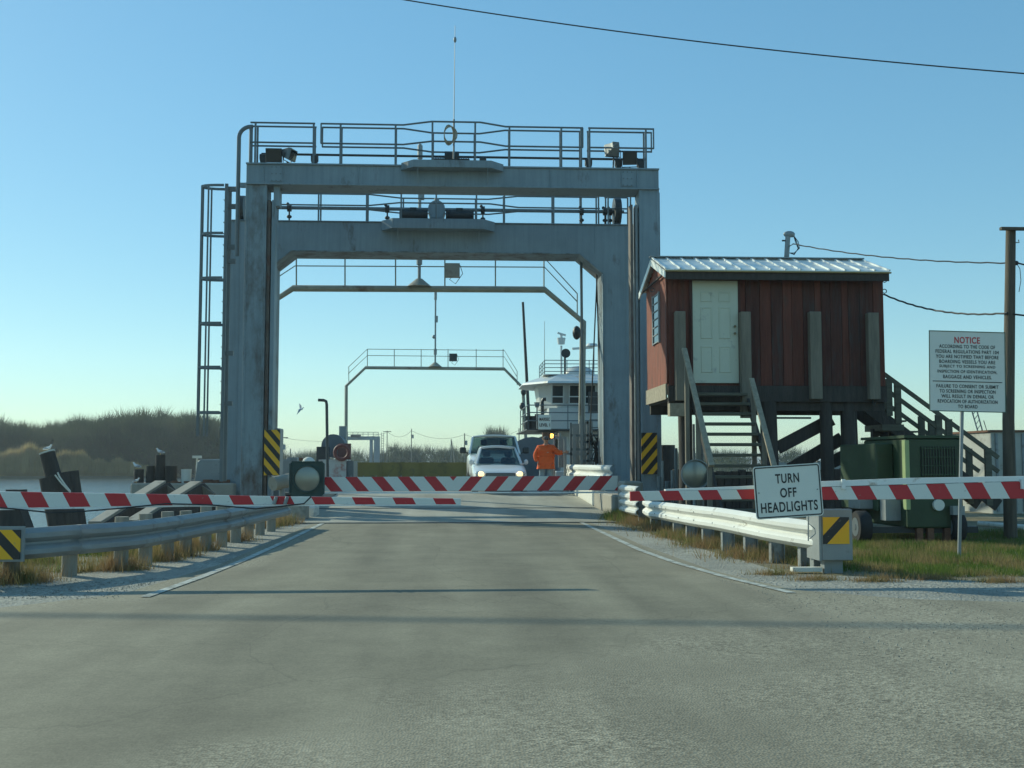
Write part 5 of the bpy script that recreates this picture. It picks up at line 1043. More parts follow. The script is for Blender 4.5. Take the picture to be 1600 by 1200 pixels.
single(MB().bb(X(451, 37), X(472, 37), 37, 37.3, Z(720, 37), Z(715, 37), .01).cyl((X(460, 37), 37.1, 0), (X(460, 37), 37.1, Z(720, 37)), .05), 'metal_tray', RUST, (X(460, 37), 37, 1), 'rusty tray on a stem right of the left hazard board', 'tray')

# ---------------------------------------------------------------- cars
def car(name, loc, W_, body_st, cab, label, cat, wr, wy, grille, hl, lit, mirror_w, tall):
    """car facing -Y; y=0 front bumper"""
    t = thing(name, loc, label, cat)
    X0, Y0, Z0 = loc; CP = mat('car_white_paint', (.74, .75, .74), .16, 0, .02, 1, 0, spec=.7)
    rings = []
    for y, w, zt_, zb_, crown in body_st:
        h = zt_-zb_
        half = [(0, zt_+crown), (.45*w, zt_+crown*.9), (.78*w, zt_+crown*.45), (.93*w, zt_-.03), (.985*w, zt_-.12*h-.03), (w, zb_+h*.52), (.985*w, zb_+h*.25), (.93*w, zb_+.02), (.8*w, zb_)]
        ring = [(X0+x, Y0+y, Z0+z) for x, z in half]+[(X0-x, Y0+y, Z0+z) for x, z in half[::-1][:-1]]
        rings.append(ring)
    b = MB(); b.loft(rings); bd = b.build('body', CP, t, bevel=0); m_ = bd.modifiers.new('sub', 'SUBSURF'); m_.levels = m_.render_levels = 1
    (y1, w1, z1), (y2, w2, z2), (y3, w3, z3), (y4, w4, z4) = cab
    R4 = lambda w, y, z: [Vector((X0-w, Y0+y, Z0+z)), Vector((X0+w, Y0+y, Z0+z))]
    a_, c_, d_, e_ = R4(w1, y1, z1), R4(w2, y2, z2), R4(w3, y3, z3), R4(w4, y4, z4)
    G_ = bpy.data.materials.get('tinted_glass')
    if not G_:
        G_ = bpy.data.materials.new('tinted_glass'); G_.use_nodes = True; tt = G_.node_tree; tt.nodes.clear()
        tr = _n(tt, 'ShaderNodeBsdfTransparent'); tr.inputs[0].default_value = (.32, .4, .4, 1); gl_ = _n(tt, 'ShaderNodeBsdfGlossy'); gl_.inputs['Roughness'].default_value = .05; gl_.inputs[0].default_value = (.8, .9, .95, 1)
        fr = _n(tt, 'ShaderNodeFresnel'); fr.inputs[0].default_value = 1.5; ms = _n(tt, 'ShaderNodeMixShader'); oo = _n(tt, 'ShaderNodeOutputMaterial')
        tt.links.new(fr.outputs[0], ms.inputs[0]); tt.links.new(tr.outputs[0], ms.inputs[1]); tt.links.new(gl_.outputs[0], ms.inputs[2]); tt.links.new(ms.outputs[0], oo.inputs[0])
    b = MB(); mid = lambda A, k: [A[0].lerp(A[1], k) for k in k]
    # curved windscreen
    rows_ = []
    for s in range(5):
        k = s/4; l = a_[0].lerp(c_[0], k); r = a_[1].lerp(c_[1], k); rows_.append([l.lerp(r, u_/6)+Vector((0, -.10*math.sin(math.pi*u_/6), .0)) for u_ in range(7)])
    b.loft(rows_, closed=False, cap=False); b.build('windscreen', G_, t)
    b = MB(); b.poly([d_[0], d_[1], e_[1], e_[0]]); b.build('rear_window', G_, t)
    for s in (0, 1): b = MB(); b.poly([a_[s], c_[s], d_[s], e_[s]]); b.build('side_window', G_, t)
    b = MB(); rw = []
    for s in range(6):
        k = s/5; l = c_[0].lerp(d_[0], k); r = c_[1].lerp(d_[1], k); rw.append([l.lerp(r, u_/6)+Vector((0, -.10*(1-k)*math.sin(math.pi*u_/6), .05*math.sin(math.pi*u_/6)+.02*math.sin(math.pi*k))) for u_ in range(7)])
    b.loft(rw, closed=False, cap=False); ro = b.build('roof', CP, t); md = ro.modifiers.new('th', 'SOLIDIFY'); md.thickness = .05; md.offset = 1
    for s in (0, 1):
        b = MB(); b.tube([a_[s], c_[s], d_[s], e_[s]], .042, 6); b.bar(a_[s].lerp(e_[s], .5), c_[s].lerp(d_[s], .5), .04, .09); b.build('pillar', CP, t)
    # interior
    b = MB()
    for sx in (-.36, .36):
        b.bb(X0+sx-.24, X0+sx+.24, Y0+y2+.35, Y0+y2+.5, Z0+z1-.3, Z0+z1+.22*tall, .05); b.bb(X0+sx-.13, X0+sx+.13, Y0+y2+.36, Y0+y2+.46, Z0+z1+.24*tall, Z0+z1+.4*tall, .04)
    b.bb(X0-w1*.9, X0+w1*.9, Y0+y1+.25, Y0+y1+.6, Z0+z1-.2, Z0+z1-.02, .03); b.build('seats', mat('dark_upholstery', (.05, .05, .05), .9), t)
    # driver
    b = MB(); b.sph((X0+.36, Y0+y2+.2, Z0+z1+.3*tall), .1, (.85, .95, 1.15)); b.sph((X0+.36, Y0+y2+.28, Z0+z1-.02), .22, (1, .6, 1.1)); 
    b.build('driver_silhouette', mat('dark_upholstery', (.05, .05, .05), .9), t)
    # grille, lights, bumper
    gx, gz0_, gz1_, gy = grille
    b = MB(); b.bb(X0-gx, X0+gx, Y0+gy, Y0+gy+.1, Z0+gz0_, Z0+gz1_, .02); go = b.build('grille', DARKM, t, smooth=False)
    for k in range(3): zz = Z0+gz0_+(gz1_-gz0_)*(k+1)/4; MB().bb(X0-gx*.95, X0+gx*.95, Y0+gy-.015, Y0+gy, zz-.008, zz+.008).build('grille_bar', GALV, go, smooth=False)
    hx_, hz_, hw_, hh_, hy_ = hl
    for s in (-1, 1):
        b = MB(); b.sph((X0+s*hx_, Y0+hy_, Z0+hz_), 1, (hw_, .09, hh_), 16, 10)
        o_ = b.build('headlight', mat('lit_headlight', (.9, .85, .7), .2, emit=(1, .66, .30), estr=1.5) if lit else mat('unlit_headlight', (.6, .62, .6), .1, .3), t)
        if lit: b = MB(); b.sph((X0+s*(hx_+hw_*.95), Y0+hy_+.05, Z0+hz_+.01), 1, (.09, .09, hh_*.9), 12, 8); b.build('headlight_surround', mat('unlit_headlight', (.6, .62, .6), .1, .3), t)
        b = MB(); mx_ = X0+s*((w1+.1 if tall < 1.2 else W_+.06)+mirror_w*.5); mz = Z0+z1+(.06 if tall < 1.2 else .12); b.bb(mx_-mirror_w/2, mx_+mirror_w/2, Y0+y1+.2, Y0+y1+.34, mz-.08*tall, mz+.09*tall, .04); b.bar((mx_, Y0+y1+.28, mz-.04), (X0+s*w1, Y0+y1+.28, Z0+z1), .04, .04); b.build('mirror', CP if tall < 1.2 else DARKM, t)
    MB().bb(X0-W_*.72, X0+W_*.72, Y0+.0-.03, Y0+.1, Z0+.26, Z0+.36, .02).build('bumper_intake', DARKM, t, smooth=False)
    MB().bb(X0-.15, X0+.15, Y0-.07, Y0-.04, Z0+.38, Z0+.49).build('number_plate', SIGNB, t, smooth=False)
    for y in wy:
        for s in (-1, 1): wheel((X0+s*(W_-.1), Y0+y, Z0+wr), wr, .2, t)
    return t
YC = 33.6; xcar = X(782, YC, 740)
car('white_sedan', (xcar, YC, .335), .87,
    [(-.02, .72, .58, .28, 0), (.06, .80, .64, .22, .01), (.35, .85, .72, .2, .03), (.9, .87, .82, .2, .04), (1.35, .875, .90, .2, .03), (2.6, .88, .92, .2, 0), (3.8, .87, .93, .2, .0), (4.5, .82, .90, .22, .02), (4.75, .7, .62, .3, .01)],
    ((1.15, .72, .90), (1.95, .56, 1.40), (3.2, .57, 1.40), (3.95, .70, .95)), 'white sedan with lit headlights coming off the ferry', 'car', .31, (.85, 3.7), (.46, .50, .63, -.035), (.60, .60, .10, .085, .0), True, .13, 1.0)
YV = 38.6; xv_ = X(775, YV, 740)
car('white_pickup', (xv_, YV, .335), .98,
    [(-.02, .86, .95, .45, 0), (.06, .92, 1.05, .38, .02), (.5, .96, 1.17, .35, .03), (1.1, .98, 1.24, .35, .03), (1.6, .98, 1.28, .35, .02), (3.5, .99, 1.3, .35, 0), (5.4, .98, 1.3, .4, 0), (5.5, .97, 1.25, .45, 0)],
    ((1.25, .92, 1.27), (1.95, .79, 1.88), (3.4, .79, 1.88), (3.75, .86, 1.3)), 'larger white pickup with dark mirrors waiting behind the white sedan', 'pickup truck', .4, (1.0, 4.6), (.5, .7, .98, -.035), (.74, .88, .17, .13, .02), False, .24, 1.35)
b = MB()
for k in range(26): q = (X(random.uniform(754, 793), YV+6), YV+5.8+random.random()*.6, random.uniform(2.3, 2.42)+.0); b.sph(q, random.uniform(.06, .14), (1.4, 1, .7), 6, 4)
for sx in (-.6, .6): b.cyl((X(773, YV)+sx, YV+5.8, .33+1.3), (X(773, YV)+sx, YV+5.8, 2.4), .02)
# treetops seen over the pickup roof are part of the far trees (see vegetation)
b.bm.free()

# ---------------------------------------------------------------- the man in orange
def skin(name, chains, m, parent, loc, sub=2, root=0):
    """chains: list of (verts, radii, edges) islands; one Skin surface"""
    me = bpy.data.meshes.new(name); V = []; E = []; Rd = []; roots = []
    for vs2, rd, ed in chains:
        o = len(V); roots.append(o); V += [tuple(v) for v in vs2]; Rd += rd; E += [(a+o, b_+o) for a, b_ in ed]
    me.from_pydata(V, E, []); o = bpy.data.objects.new(name, me); COL.objects.link(o)
    s = o.modifiers.new('skin', 'SKIN'); s.use_smooth_shade = True
    for i, r in enumerate(Rd): me.skin_vertices[0].data[i].radius = r if isinstance(r, tuple) else (r, r)
    for r in roots: me.skin_vertices[0].data[r].use_root = True
    ss = o.modifiers.new('sub', 'SUBSURF'); ss.levels = ss.render_levels = sub
    dg = bpy.context.evaluated_depsgraph_get(); me2 = bpy.data.meshes.new_from_object(o.evaluated_get(dg)); bpy.data.objects.remove(o); me2.name = name
    me2.materials.clear(); me2.materials.append(m); me2.shade_smooth(); o2 = bpy.data.objects.new(name, me2); COL.objects.link(o2); o2.parent = parent
    return o2
Ypn = 33.6; pn = P(853, 768, Ypn); pn.z = .345
pe = thing('person', pn, 'man in an orange hooded sweatshirt, cap and jeans, one arm out to the gate', 'person')
SKN = mat('skin', (.42, .24, .16), .55, 0, .06, 8, 0); JEAN = mat('pale_blue_jeans', (.25, .32, .36), .9, 0, .15, 9, .3, 20); HAIR = mat('dark_hair', (.03, .025, .02), .8)
body = [(0, 0, .95), (0, 0, 1.12), (0, 0, 1.28), (0, 0, 1.41), (0, -.01, 1.49), (0, -.02, 1.56), (0, -.03, 1.64), (0, -.02, 1.69),
        (.18, 0, 1.40), (.37, -.05, 1.24), (.54, -.13, 1.25), (.60, -.15, 1.26),
        (-.18, 0, 1.40), (-.27, .0, 1.15), (-.25, -.08, .95), (-.245, -.095, .88),
        (.1, 0, .87), (.13, -.02, .48), (.15, 0, .1), (.17, -.1, .045), (.18, -.17, .035),
        (-.1, 0, .87), (-.13, -.02, .48), (-.15, 0, .1), (-.17, -.1, .045), (-.18, -.17, .035)]
rad = [(.15, .12), (.16, .13), (.17, .125), (.11, .09), .055, .06, (.078, .092), (.07, .085), .07, .045, .034, (.035, .02), .07, .045, .034, (.035, .02), .09, .06, .042, .04, .03, .09, .06, .042, .04, .03]
ed = [(0, 1), (1, 2), (2, 3), (3, 4), (4, 5), (5, 6), (6, 7), (3, 8), (8, 9), (9, 10), (10, 11), (3, 12), (12, 13), (13, 14), (14, 15), (0, 16), (16, 17), (17, 18), (18, 19), (19, 20), (0, 21), (21, 22), (22, 23), (23, 24), (24, 25)]
chains = [(body, rad, ed)]
hr = Vector((.60, -.15, 1.26))
for i, (dz, ln) in enumerate(((.03, .07), (.012, .08), (-.008, .075), (-.026, .06))):
    chains.append(([hr+Vector((.0, 0, dz)), hr+Vector((.05, -.01, dz*1.1)), hr+Vector((.05+ln*.5, .0, dz*1.2)), hr+Vector((.05+ln*.7, .03, dz*1.2))], [.011, .010, .0095, .008], [(0, 1), (1, 2), (2, 3)]))
chains.append(([hr+Vector((-.02, 0, .01)), hr+Vector((.01, -.03, .045)), hr+Vector((.045, -.035, .06))], [.012, .011, .009], [(0, 1), (1, 2)]))
hl_ = Vector((-.245, -.095, .88))
for i, (dy, ln) in enumerate(((-.03, .06), (-.012, .075), (.008, .07), (.026, .055))):
    chains.append(([hl_+Vector((0, dy, 0)), hl_+Vector((.0, dy*1.1, -.045)), hl_+Vector((.012, dy*1.1, -.045-ln*.55)), hl_+Vector((.03, dy*1.1, -.045-ln*.8))], [.011, .010, .0095, .008], [(0, 1), (1, 2), (2, 3)]))
chains.append(([hl_+Vector((0, -.01, .02)), hl_+Vector((.02, -.045, -.01)), hl_+Vector((.03, -.05, -.045))], [.012, .011, .009], [(0, 1), (1, 2)]))
skin('body', chains, SKN, pe, pn)
hood = [(0, 0, .98), (0, 0, 1.12), (0, 0, 1.28), (0, 0, 1.40), (0, .01, 1.475), (.20, 0, 1.385), (.37, -.05, 1.24), (.525, -.12, 1.25), (-.20, 0, 1.385), (-.315, .0, 1.15), (-.275, -.075, .965), (0, 0, .90)]
hrad = [(.275, .2), (.285, .21), (.26, .19), (.2, .15), (.09, .09), .12, .10, .07, .12, .10, .075, (.26, .19)]
skin('sweatshirt', [(hood, hrad, [(0, 1), (1, 2), (2, 3), (3, 4), (3, 5), (5, 6), (6, 7), (3, 8), (8, 9), (9, 10), (0, 11)])], ORANGE, pe, pn)
jn = [(0, 0, .97), (.1, 0, .84), (.13, -.02, .48), (.15, .01, .10), (-.1, 0, .84), (-.13, -.02, .48), (-.15, .01, .10)]
skin('jeans', [(jn, [(.185, .14), .115, .088, .078, .115, .088, .078], [(0, 1), (1, 2), (2, 3), (0, 4), (4, 5), (5, 6)])], JEAN, pe, pn)
for s in (-1, 1):
    b = MB(); b.tube([pn+Vector((s*.15, .07, .05)), pn+Vector((s*.155, 0, .055)), pn+Vector((s*.17, -.1, .045)), pn+Vector((s*.185, -.2, .035))], [.04, .052, .05, .033], 10); b.build('shoe', mat('dark_brown_leather', (.05, .035, .025), .6), pe)
b = MB(); hc = pn+Vector((0, -.02, 1.665))
b.sph(hc+Vector((0, .02, .02)), .098, (.93, 1.08, .8), 16, 10); b.build('cap', mat('dark_cap', (.06, .06, .065), .8), pe)
MB().prism([hc+Vector(v) for v in ((-.07, -.07, .025), (.07, -.07, .025), (.055, -.165, .01), (0, -.18, .008), (-.055, -.165, .01))], (0, 0, .012)).build('cap_brim', mat('dark_cap', (.06, .06, .065)), pe)
b = MB()
for s in (-1, 1): b.bb(hc.x+s*.033-.028, hc.x+s*.033+.028, hc.y-.108, hc.y-.095, hc.z-.025, hc.z+.012, .005); b.bar(hc+Vector((s*.062, -.1, 0)), hc+Vector((s*.08, .02, 0)), .006, .01)
b.build('sunglasses', BLACK, pe)
b = MB(); b.sph(hc+Vector((0, -.112, -.035)), .018, (.8, 1, 1.3), 8, 6); 
for s in (-1, 1): b.sph(hc+Vector((s*.082, .0, -.02)), .022, (.5, 1, 1.4), 8, 6)
b.build('nose_and_ears', SKN, pe)
MB().bb(hc.x-.028, hc.x+.028, hc.y-.098, hc.y-.085, hc.z-.078, hc.z-.07).build('mouth', mat('lips', (.3, .12, .1), .6), pe)
MB().tube([pn+Vector((x*1.0, y, z)) for x, y, z in ((-.1, -.02, 1.46), (-.06, -.1, 1.45), (0, -.125, 1.42), (.06, -.1, 1.45), (.1, -.02, 1.46), (.05, .08, 1.49), (-.05, .08, 1.49), (-.1, -.02, 1.46))], .035, 8).build('hood', ORANGE, pe)
MB().bb(pn.x-.07, pn.x+.07, pn.y-.18, pn.y-.17, pn.z+1.24, pn.z+1.265).build('chest_mark', mat('pale_print', (.6, .3, .2), .8), pe)
# ---------------------------------------------------------------- far side of the river
YR = 309.0; zg = -1.4
fp = thing('far_portal', (X(566, YR), YR, zg), 'tiny far portal of the opposite landing seen through the ferry gantry', 'lift portal')
for a_, c_ in ((584, 593), (577.5, 582)): MB().bb(X(a_, YR), X(c_, YR), YR, YR+2, zg, Z(686, YR)).build('column', STEEL, fp, smooth=False)
MB().bb(X(534, YR), X(541, YR), YR, YR+2, zg, Z(686, YR)).build('column', STEEL, fp, smooth=False)
MB().bb(X(534, YR), X(593, YR), YR-.2, YR+2.2, Z(687.5, YR), Z(682, YR)).build('top_beam', STEEL, fp, smooth=False)
MB().bb(X(548, YR), X(563, YR), YR-.8, YR+2.8, Z(683, YR), Z(679.5, YR)).build('machinery', DARKM, fp, smooth=False)
for py in (675.5, 678.5): MB().bb(X(534, YR), X(591, YR), YR, YR+.12, Z(py, YR)-.07, Z(py, YR)+.07).build('handrail', RAILM, fp, smooth=False)
for k in range(8): q = X(535+k*8, YR); MB().bb(q-.06, q+.06, YR, YR+.12, Z(682, YR), Z(675.5, YR)).build('railing_post', RAILM, fp, smooth=False)
for px in (595.5, 599): q = X(px, YR); MB().bb(q-.06, q+.06, YR+1, YR+1.1, zg, Z(676, YR)).build('ladder_rail', RAILM, fp, smooth=False)
for k in range(10): MB().bb(X(595.5, YR), X(599, YR), YR+1, YR+1.1, Z(717-4*k, YR)-.06, Z(717-4*k, YR)+.06).build('ladder_rung', RAILM, fp, smooth=False)
for px, py, cross, yy, lab in ((605, 673, 1, 300, 'far utility pole with a wide crossarm right beside the tiny far portal'), (643, 670, 0, 300, 'far utility pole with a transformer above the middle of the yellow ferry apron'), (726, 677, 0, 240, 'far utility pole just left of the parked cars'), (705, 686, 2, 280, 'pair of thin far poles leaning together left of the cars'), (441.5, 682, 1, 220, 'far utility pole right of the left hazard board'), (454, 701, 0, 260, 'short far pole between the left column and the ferry winch'), (811, 669, 0, 240, 'far utility pole between the pickup and the far gantry leg'), (1266, 708, 0, 240, 'far thin pole seen between the shack piles')):
    q = P(px, py, yy); t = thing('utility_pole', (q.x, yy, zg), lab, 'utility pole', 'far utility poles')
    MB().cyl((q.x, yy, zg), (q.x, yy, q.z), .16, .12, n=6).build('shaft', WOODG, t)
    if cross == 1: MB().bb(q.x-1.1, q.x+1.1, yy-.1, yy+.1, q.z-.35, q.z-.15).build('crossarm', WOODG, t, smooth=False)
    if cross == 2: MB().cyl((q.x+1.2, yy, zg), (q.x+.1, yy, q.z-.4), .12, n=6).build('brace', WOODG, t)
    if px in (643, 726, 441.5): MB().cyl((q.x+.35, yy, q.z-2.6), (q.x+.35, yy, q.z-1.6), .28, n=8).build('transformer', GALVL, t)
for (a_, y1_), (c_, y2_), lab in (((605, 674), (643, 673), 'short far power line between the crossarm pole and the transformer pole'), ((643, 673), (726, 679), 'far power line sagging over the middle of the yellow ferry apron'), ((441, 684), (605, 676), 'far power line running left from the tiny far portal'), ((726, 679), (811, 672), 'far power line passing behind the roof of the white pickup')):
    A = P(a_, y1_, 295); B_ = P(c_, y2_, 295); pts = [A.lerp(B_, k/8)-Vector((0, 0, 1.6*4*(k/8)*(1-k/8))) for k in range(9)]
    single(MB().tube(pts, .035, 4), 'far_power_line', CABLE, A, lab, 'cable', 'far power lines')

# ---------------------------------------------------------------- vegetation
def veg_mat(name, cols, scale, rough=.9, tr=.4):
    m = bpy.data.materials.new(name); m.use_nodes = True; t = m.node_tree; b = t.nodes['Principled BSDF']; b.inputs['Roughness'].default_value = rough; b.inputs['Specular IOR Level'].default_value = .15
    ge = _n(t, 'ShaderNodeTexCoord'); no = _n(t, 'ShaderNodeTexNoise'); no.inputs['Scale'].default_value = scale; no.inputs['Detail'].default_value = 5; t.links.new(ge.outputs['Object'], no.inputs[0])
    cr = _n(t, 'ShaderNodeValToRGB'); e = cr.color_ramp.elements; e[0].position = .34; e[0].color = (*cols[0], 1); e[1].position = .66; e[1].color = (*cols[-1], 1)
    for i, c in enumerate(cols[1:-1]): x = e.new(.34+.32*(i+1)/(len(cols)-1)); x.color = (*c, 1)
    t.links.new(no.outputs[0], cr.inputs[0]); t.links.new(cr.outputs[0], b.inputs['Base Color'])
    tl = _n(t, 'ShaderNodeBsdfTranslucent'); ms = _n(t, 'ShaderNodeMixShader'); ms.inputs[0].default_value = tr; t.links.new(cr.outputs[0], tl.inputs[0])
    t.links.new(b.outputs[0], ms.inputs[1]); t.links.new(tl.outputs[0], ms.inputs[2]); t.links.new(ms.outputs[0], t.nodes['Material Output'].inputs[0])
    return m
def blades(name, base, h, w, lean, m, label, cat='grass', taper=True, up=None):
    n = len(base); a = rng.uniform(0, 2*np.pi, n); d = np.stack([np.cos(a), np.sin(a), np.zeros(n)], 1)
    la = rng.uniform(0, 2*np.pi, n); ld = np.stack([np.cos(la), np.sin(la), np.zeros(n)], 1)
    tip = base + ld*(lean*h)[:, None] + np.array([0, 0, 1])*h[:, None]
    V = np.concatenate([base-d*w[:, None]/2, base+d*w[:, None]/2, tip]); i = np.arange(n)
    return tag(rawmesh(name, V, np.stack([i, i+n, i+2*n], 1), m, None, tuple(base.mean(0))), label, cat, kind='stuff')
GRS = veg_mat('green_and_straw_grass', [(.09, .15, .03), (.15, .20, .045), (.26, .21, .09), (.33, .26, .12)], 1.4)
STRAW = veg_mat('dry_weeds', [(.17, .18, .06), (.32, .23, .11), (.30, .19, .10)], 3)
def clump(n, f): 
    return f(rng.uniform(0, 1, n), rng.uniform(0, 1, n))
# right grass
n = 90000
u_, v_ = rng.uniform(0, 1, n), rng.uniform(0, 1, n)**1.3
y = 12.15+v_*7.5; x = 4.45+(y-12.15)*-.12+u_*9.5
edge = 12.35+.35*np.sin(x*1.7)+.25*np.sin(x*4.1+1)+.15*rng.normal(size=n)+.25*(x > 6.2)*0-.45*(x > 6.5)
k = (y > edge); x, y = x[k], y[k]
pn_ = np.sin(x*1.3+2*np.sin(y*.9))*np.sin(y*1.7+x*.4)
hgt = (.03+.06*rng.random(len(x)))*(1+.5*pn_)*np.where(y > 13.5, 1.3, 1)
blades('grass', np.stack([x, y, np.zeros(len(x))], 1), hgt, rng.uniform(.006, .014, len(x)), .55*rng.random(len(x)), GRS, 'patchy green grass around the notice board pole')
n = 30000
y = rng.uniform(13.2, 25, n); gx = np.interp(y, [12.75, 14, 15.9, 18.2, 20.6, 24.4], [4.35, 4.05, 3.95, 3.9, 3.95, 3.85]); x = gx+rng.normal(.25, .33, n)
kk = np.sin(y*3.1)+np.sin(y*7.7+1)*.7+rng.normal(size=n)*.4 > .1; x, y = x[kk], y[kk]
blades('weeds', np.stack([x, y, np.zeros(len(x))], 1), rng.uniform(.05, .24, len(x)), rng.uniform(.005, .012, len(x)), .8*rng.random(len(x)), STRAW, 'dry weeds tangled round the posts of the right guardrail', 'weeds')
# left grass
n = 60000
y = 11.9+rng.uniform(0, 1, n)**1.2*8.4; x0l = np.interp(y, [12.1, 13.4, 15.4, 18.2, 22], [-4.85, -4.1, -3.85, -3.75, -3.7]); x = x0l-.15-rng.uniform(0, 1, n)**1.4*6
pn_ = np.sin(x*2.3+y)*np.sin(y*2.1+x*.7)+.6*np.sin(y*5.3)
kk = pn_+rng.normal(size=n)*.5 > .55; x, y = x[kk], y[kk]; pn_ = pn_[kk]
blades('grass', np.stack([x, y, np.zeros(len(x))], 1), rng.uniform(.05, .16, len(x))*(1.1+.4*pn_), rng.uniform(.006, .014, len(x)), .6*rng.random(len(x)), GRS, 'green and straw coloured grass behind the left guardrail')
n = 9000
pc3 = np.array([(-4.62, 12.2), (-4.9, 12.0), (-4.0, 13.5), (-3.85, 14.7), (-3.8, 15.4), (-3.75, 16.4), (-3.6, 22.6), (-3.7, 21.8), (-3.62, 18.3), (-3.5, 23.3)]); ii = rng.integers(0, len(pc3), n)
x = pc3[ii, 0]+rng.normal(0, .15, n); y = pc3[ii, 1]+rng.normal(0, .15, n)
blades('weeds', np.stack([x, y, np.zeros(n)], 1), rng.uniform(.05, .28, n), rng.uniform(.004, .011, n), .8*rng.random(n), STRAW, 'dry weeds round the feet of the left guardrail posts', 'weeds')
n = 2600; x = 3.75+rng.normal(0, .16, n); y = 24.2+rng.normal(0, .35, n)
blades('grass_tuft', np.stack([x, y, np.zeros(n)+.0], 1), rng.uniform(.08, .3, n), rng.uniform(.008, .016, n), .7*rng.random(n), GRS, 'yellow green grass tuft at the foot of the beige end block')
tc_x = [4.0, 4.6, 5.3, 5.9, 6.6, 7.4, 8.1, 3.7, 9.0, 5.0]; tc_y = [11.9, 11.75, 11.9, 11.6, 11.5, 11.6, 11.45, 12.5, 11.4, 12.1]
ii = rng.integers(0, len(tc_x), 5000); x = np.array(tc_x)[ii]+rng.normal(0, .14, 5000); y = np.array(tc_y)[ii]+rng.normal(0, .07, 5000)
blades('weeds', np.stack([x, y, np.zeros(5000)], 1), rng.uniform(.02, .10, 5000), rng.uniform(.004, .010, 5000), .9*rng.random(5000), STRAW, 'small dry tufts scattered over the gravel in front of the grass', 'weeds')
# small stones on the shoulder
n = 5200; sx_ = np.concatenate([rng.uniform(2.9, 9, n//2), rng.uniform(-8, -3.2, n//2)]); sy = np.concatenate([rng.uniform(6.5, 12.6, n//2), rng.uniform(10.6, 12.4, n//2)])
tet = np.array([(0, 0, 1), (.94, 0, -.33), (-.47, .82, -.33), (-.47, -.82, -.33)]); s_ = rng.uniform(.003, .010, n)
V = (tet[None]*s_[:, None, None]+np.stack([sx_, sy, np.full(n, .010)], 1)[:, None]).reshape(-1, 3); fi = np.array([(0, 1, 2), (0, 2, 3), (0, 3, 1), (1, 3, 2)]); Fc = (fi[None]+4*np.arange(n)[:, None, None]).reshape(-1, 3)
tag(rawmesh('loose_gravel', V, Fc, GRAV), 'loose gravel stones scattered along both sides of the road', 'gravel', kind='stuff')

# far thicket on the left: bare brushy trees; twigs and small leaves fill rounded crowns
TWIG = veg_mat('bare_brush', [(.04, .055, .03), (.07, .085, .045), (.11, .115, .065)], .12)
LEAF = veg_mat('olive_brush_leaves', [(.045, .075, .025), (.08, .115, .04), (.13, .15, .06)], .15)
REED = veg_mat('straw_reeds', [(.30, .24, .11), (.45, .35, .16), (.52, .40, .20)], .10)
def thicket(name, centers, n_tw, n_lf, tw_len, tw_w, lf, m1, m2, label, cat='trees'):
    """centers: array (x, y, z0, height, radius)"""
    C = np.asarray(centers); wgt = C[:, 3]*C[:, 4]; wgt = wgt/wgt.sum()
    def pick(n, lo, pw):
        i = rng.choice(len(C), n, p=wgt); c = C[i]; a = rng.uniform(0, 2*np.pi, n); r = np.sqrt(rng.uniform(0, 1, n)); hz = rng.uniform(0, 1, n)**pw*(1-lo)+lo
        prof = np.sqrt(np.clip(1-((hz-.45)/.58)**2, .02, 1))
        lump = 1+.18*np.sin(a*3+i*1.7)+.12*np.sin(a*5+hz*9+i)
        p = np.stack([c[:, 0]+np.cos(a)*r*c[:, 4]*prof*lump, c[:, 1]+np.sin(a)*r*c[:, 4]*prof*lump, c[:, 2]+hz*c[:, 3]], 1); return p, c, a
    p, c, a = pick(n_tw, .0, .8); L = tw_len*rng.uniform(.5, 1.4, n_tw)*(1+.9*((p[:, 2]-c[:, 2])/c[:, 3] > .75)); w = tw_w*rng.uniform(.6, 1.4, n_tw)
    out = np.stack([p[:, 0]-c[:, 0], p[:, 1]-c[:, 1], np.zeros(n_tw)], 1)/(c[:, 4:5]+.01)
    d = out*.55+np.stack([rng.normal(0, .35, n_tw), rng.normal(0, .35, n_tw), np.full(n_tw, 1.)], 1); d /= np.linalg.norm(d, axis=1)[:, None]
    s = np.stack([d[:, 2], np.zeros(n_tw), -d[:, 0]], 1)+rng.normal(0, .2, (n_tw, 3)); s /= np.linalg.norm(s, axis=1)[:, None]
    V = np.concatenate([p-s*w[:, None]/2, p+s*w[:, None]/2, p+d*L[:, None]]); i = np.arange(n_tw); F1 = np.stack([i, i+n_tw, i+2*n_tw], 1)
    o = tag(rawmesh(name, V, F1, m1, None, tuple(C[:, :3].mean(0))), label, cat, kind='stuff')
    if n_lf:
        p, c, a = pick(n_lf, .05, .7); d1 = rng.normal(size=(n_lf, 3)); d2 = rng.normal(size=(n_lf, 3)); d1 *= (lf/np.linalg.norm(d1, axis=1))[:, None]; d2 *= (lf*.7/np.linalg.norm(d2, axis=1))[:, None]
        V = np.concatenate([p, p+d1, p+d1*.4+d2]); i = np.arange(n_lf); rawmesh('foliage', V-np.array(C[:, :3].mean(0)), np.stack([i, i+n_lf, i+2*n_lf], 1), m2, o)
        o.children[0]['kind'] = 'stuff'
    return o
cs = []
for k in range(150):
    px = rng.uniform(-420, 372); yy = rng.uniform(220, 264); topy = np.interp(px, [-420, 0, 60, 110, 150, 200, 240, 290, 340, 372], [664, 671, 678, 671, 672, 664, 660, 664, 672, 684])+rng.normal(0, 5.0)
    q = P(px, topy, yy); cs.append((q.x, yy, -1.4, max(2.5, q.z+1.4), rng.uniform(2.2, 5.0)))
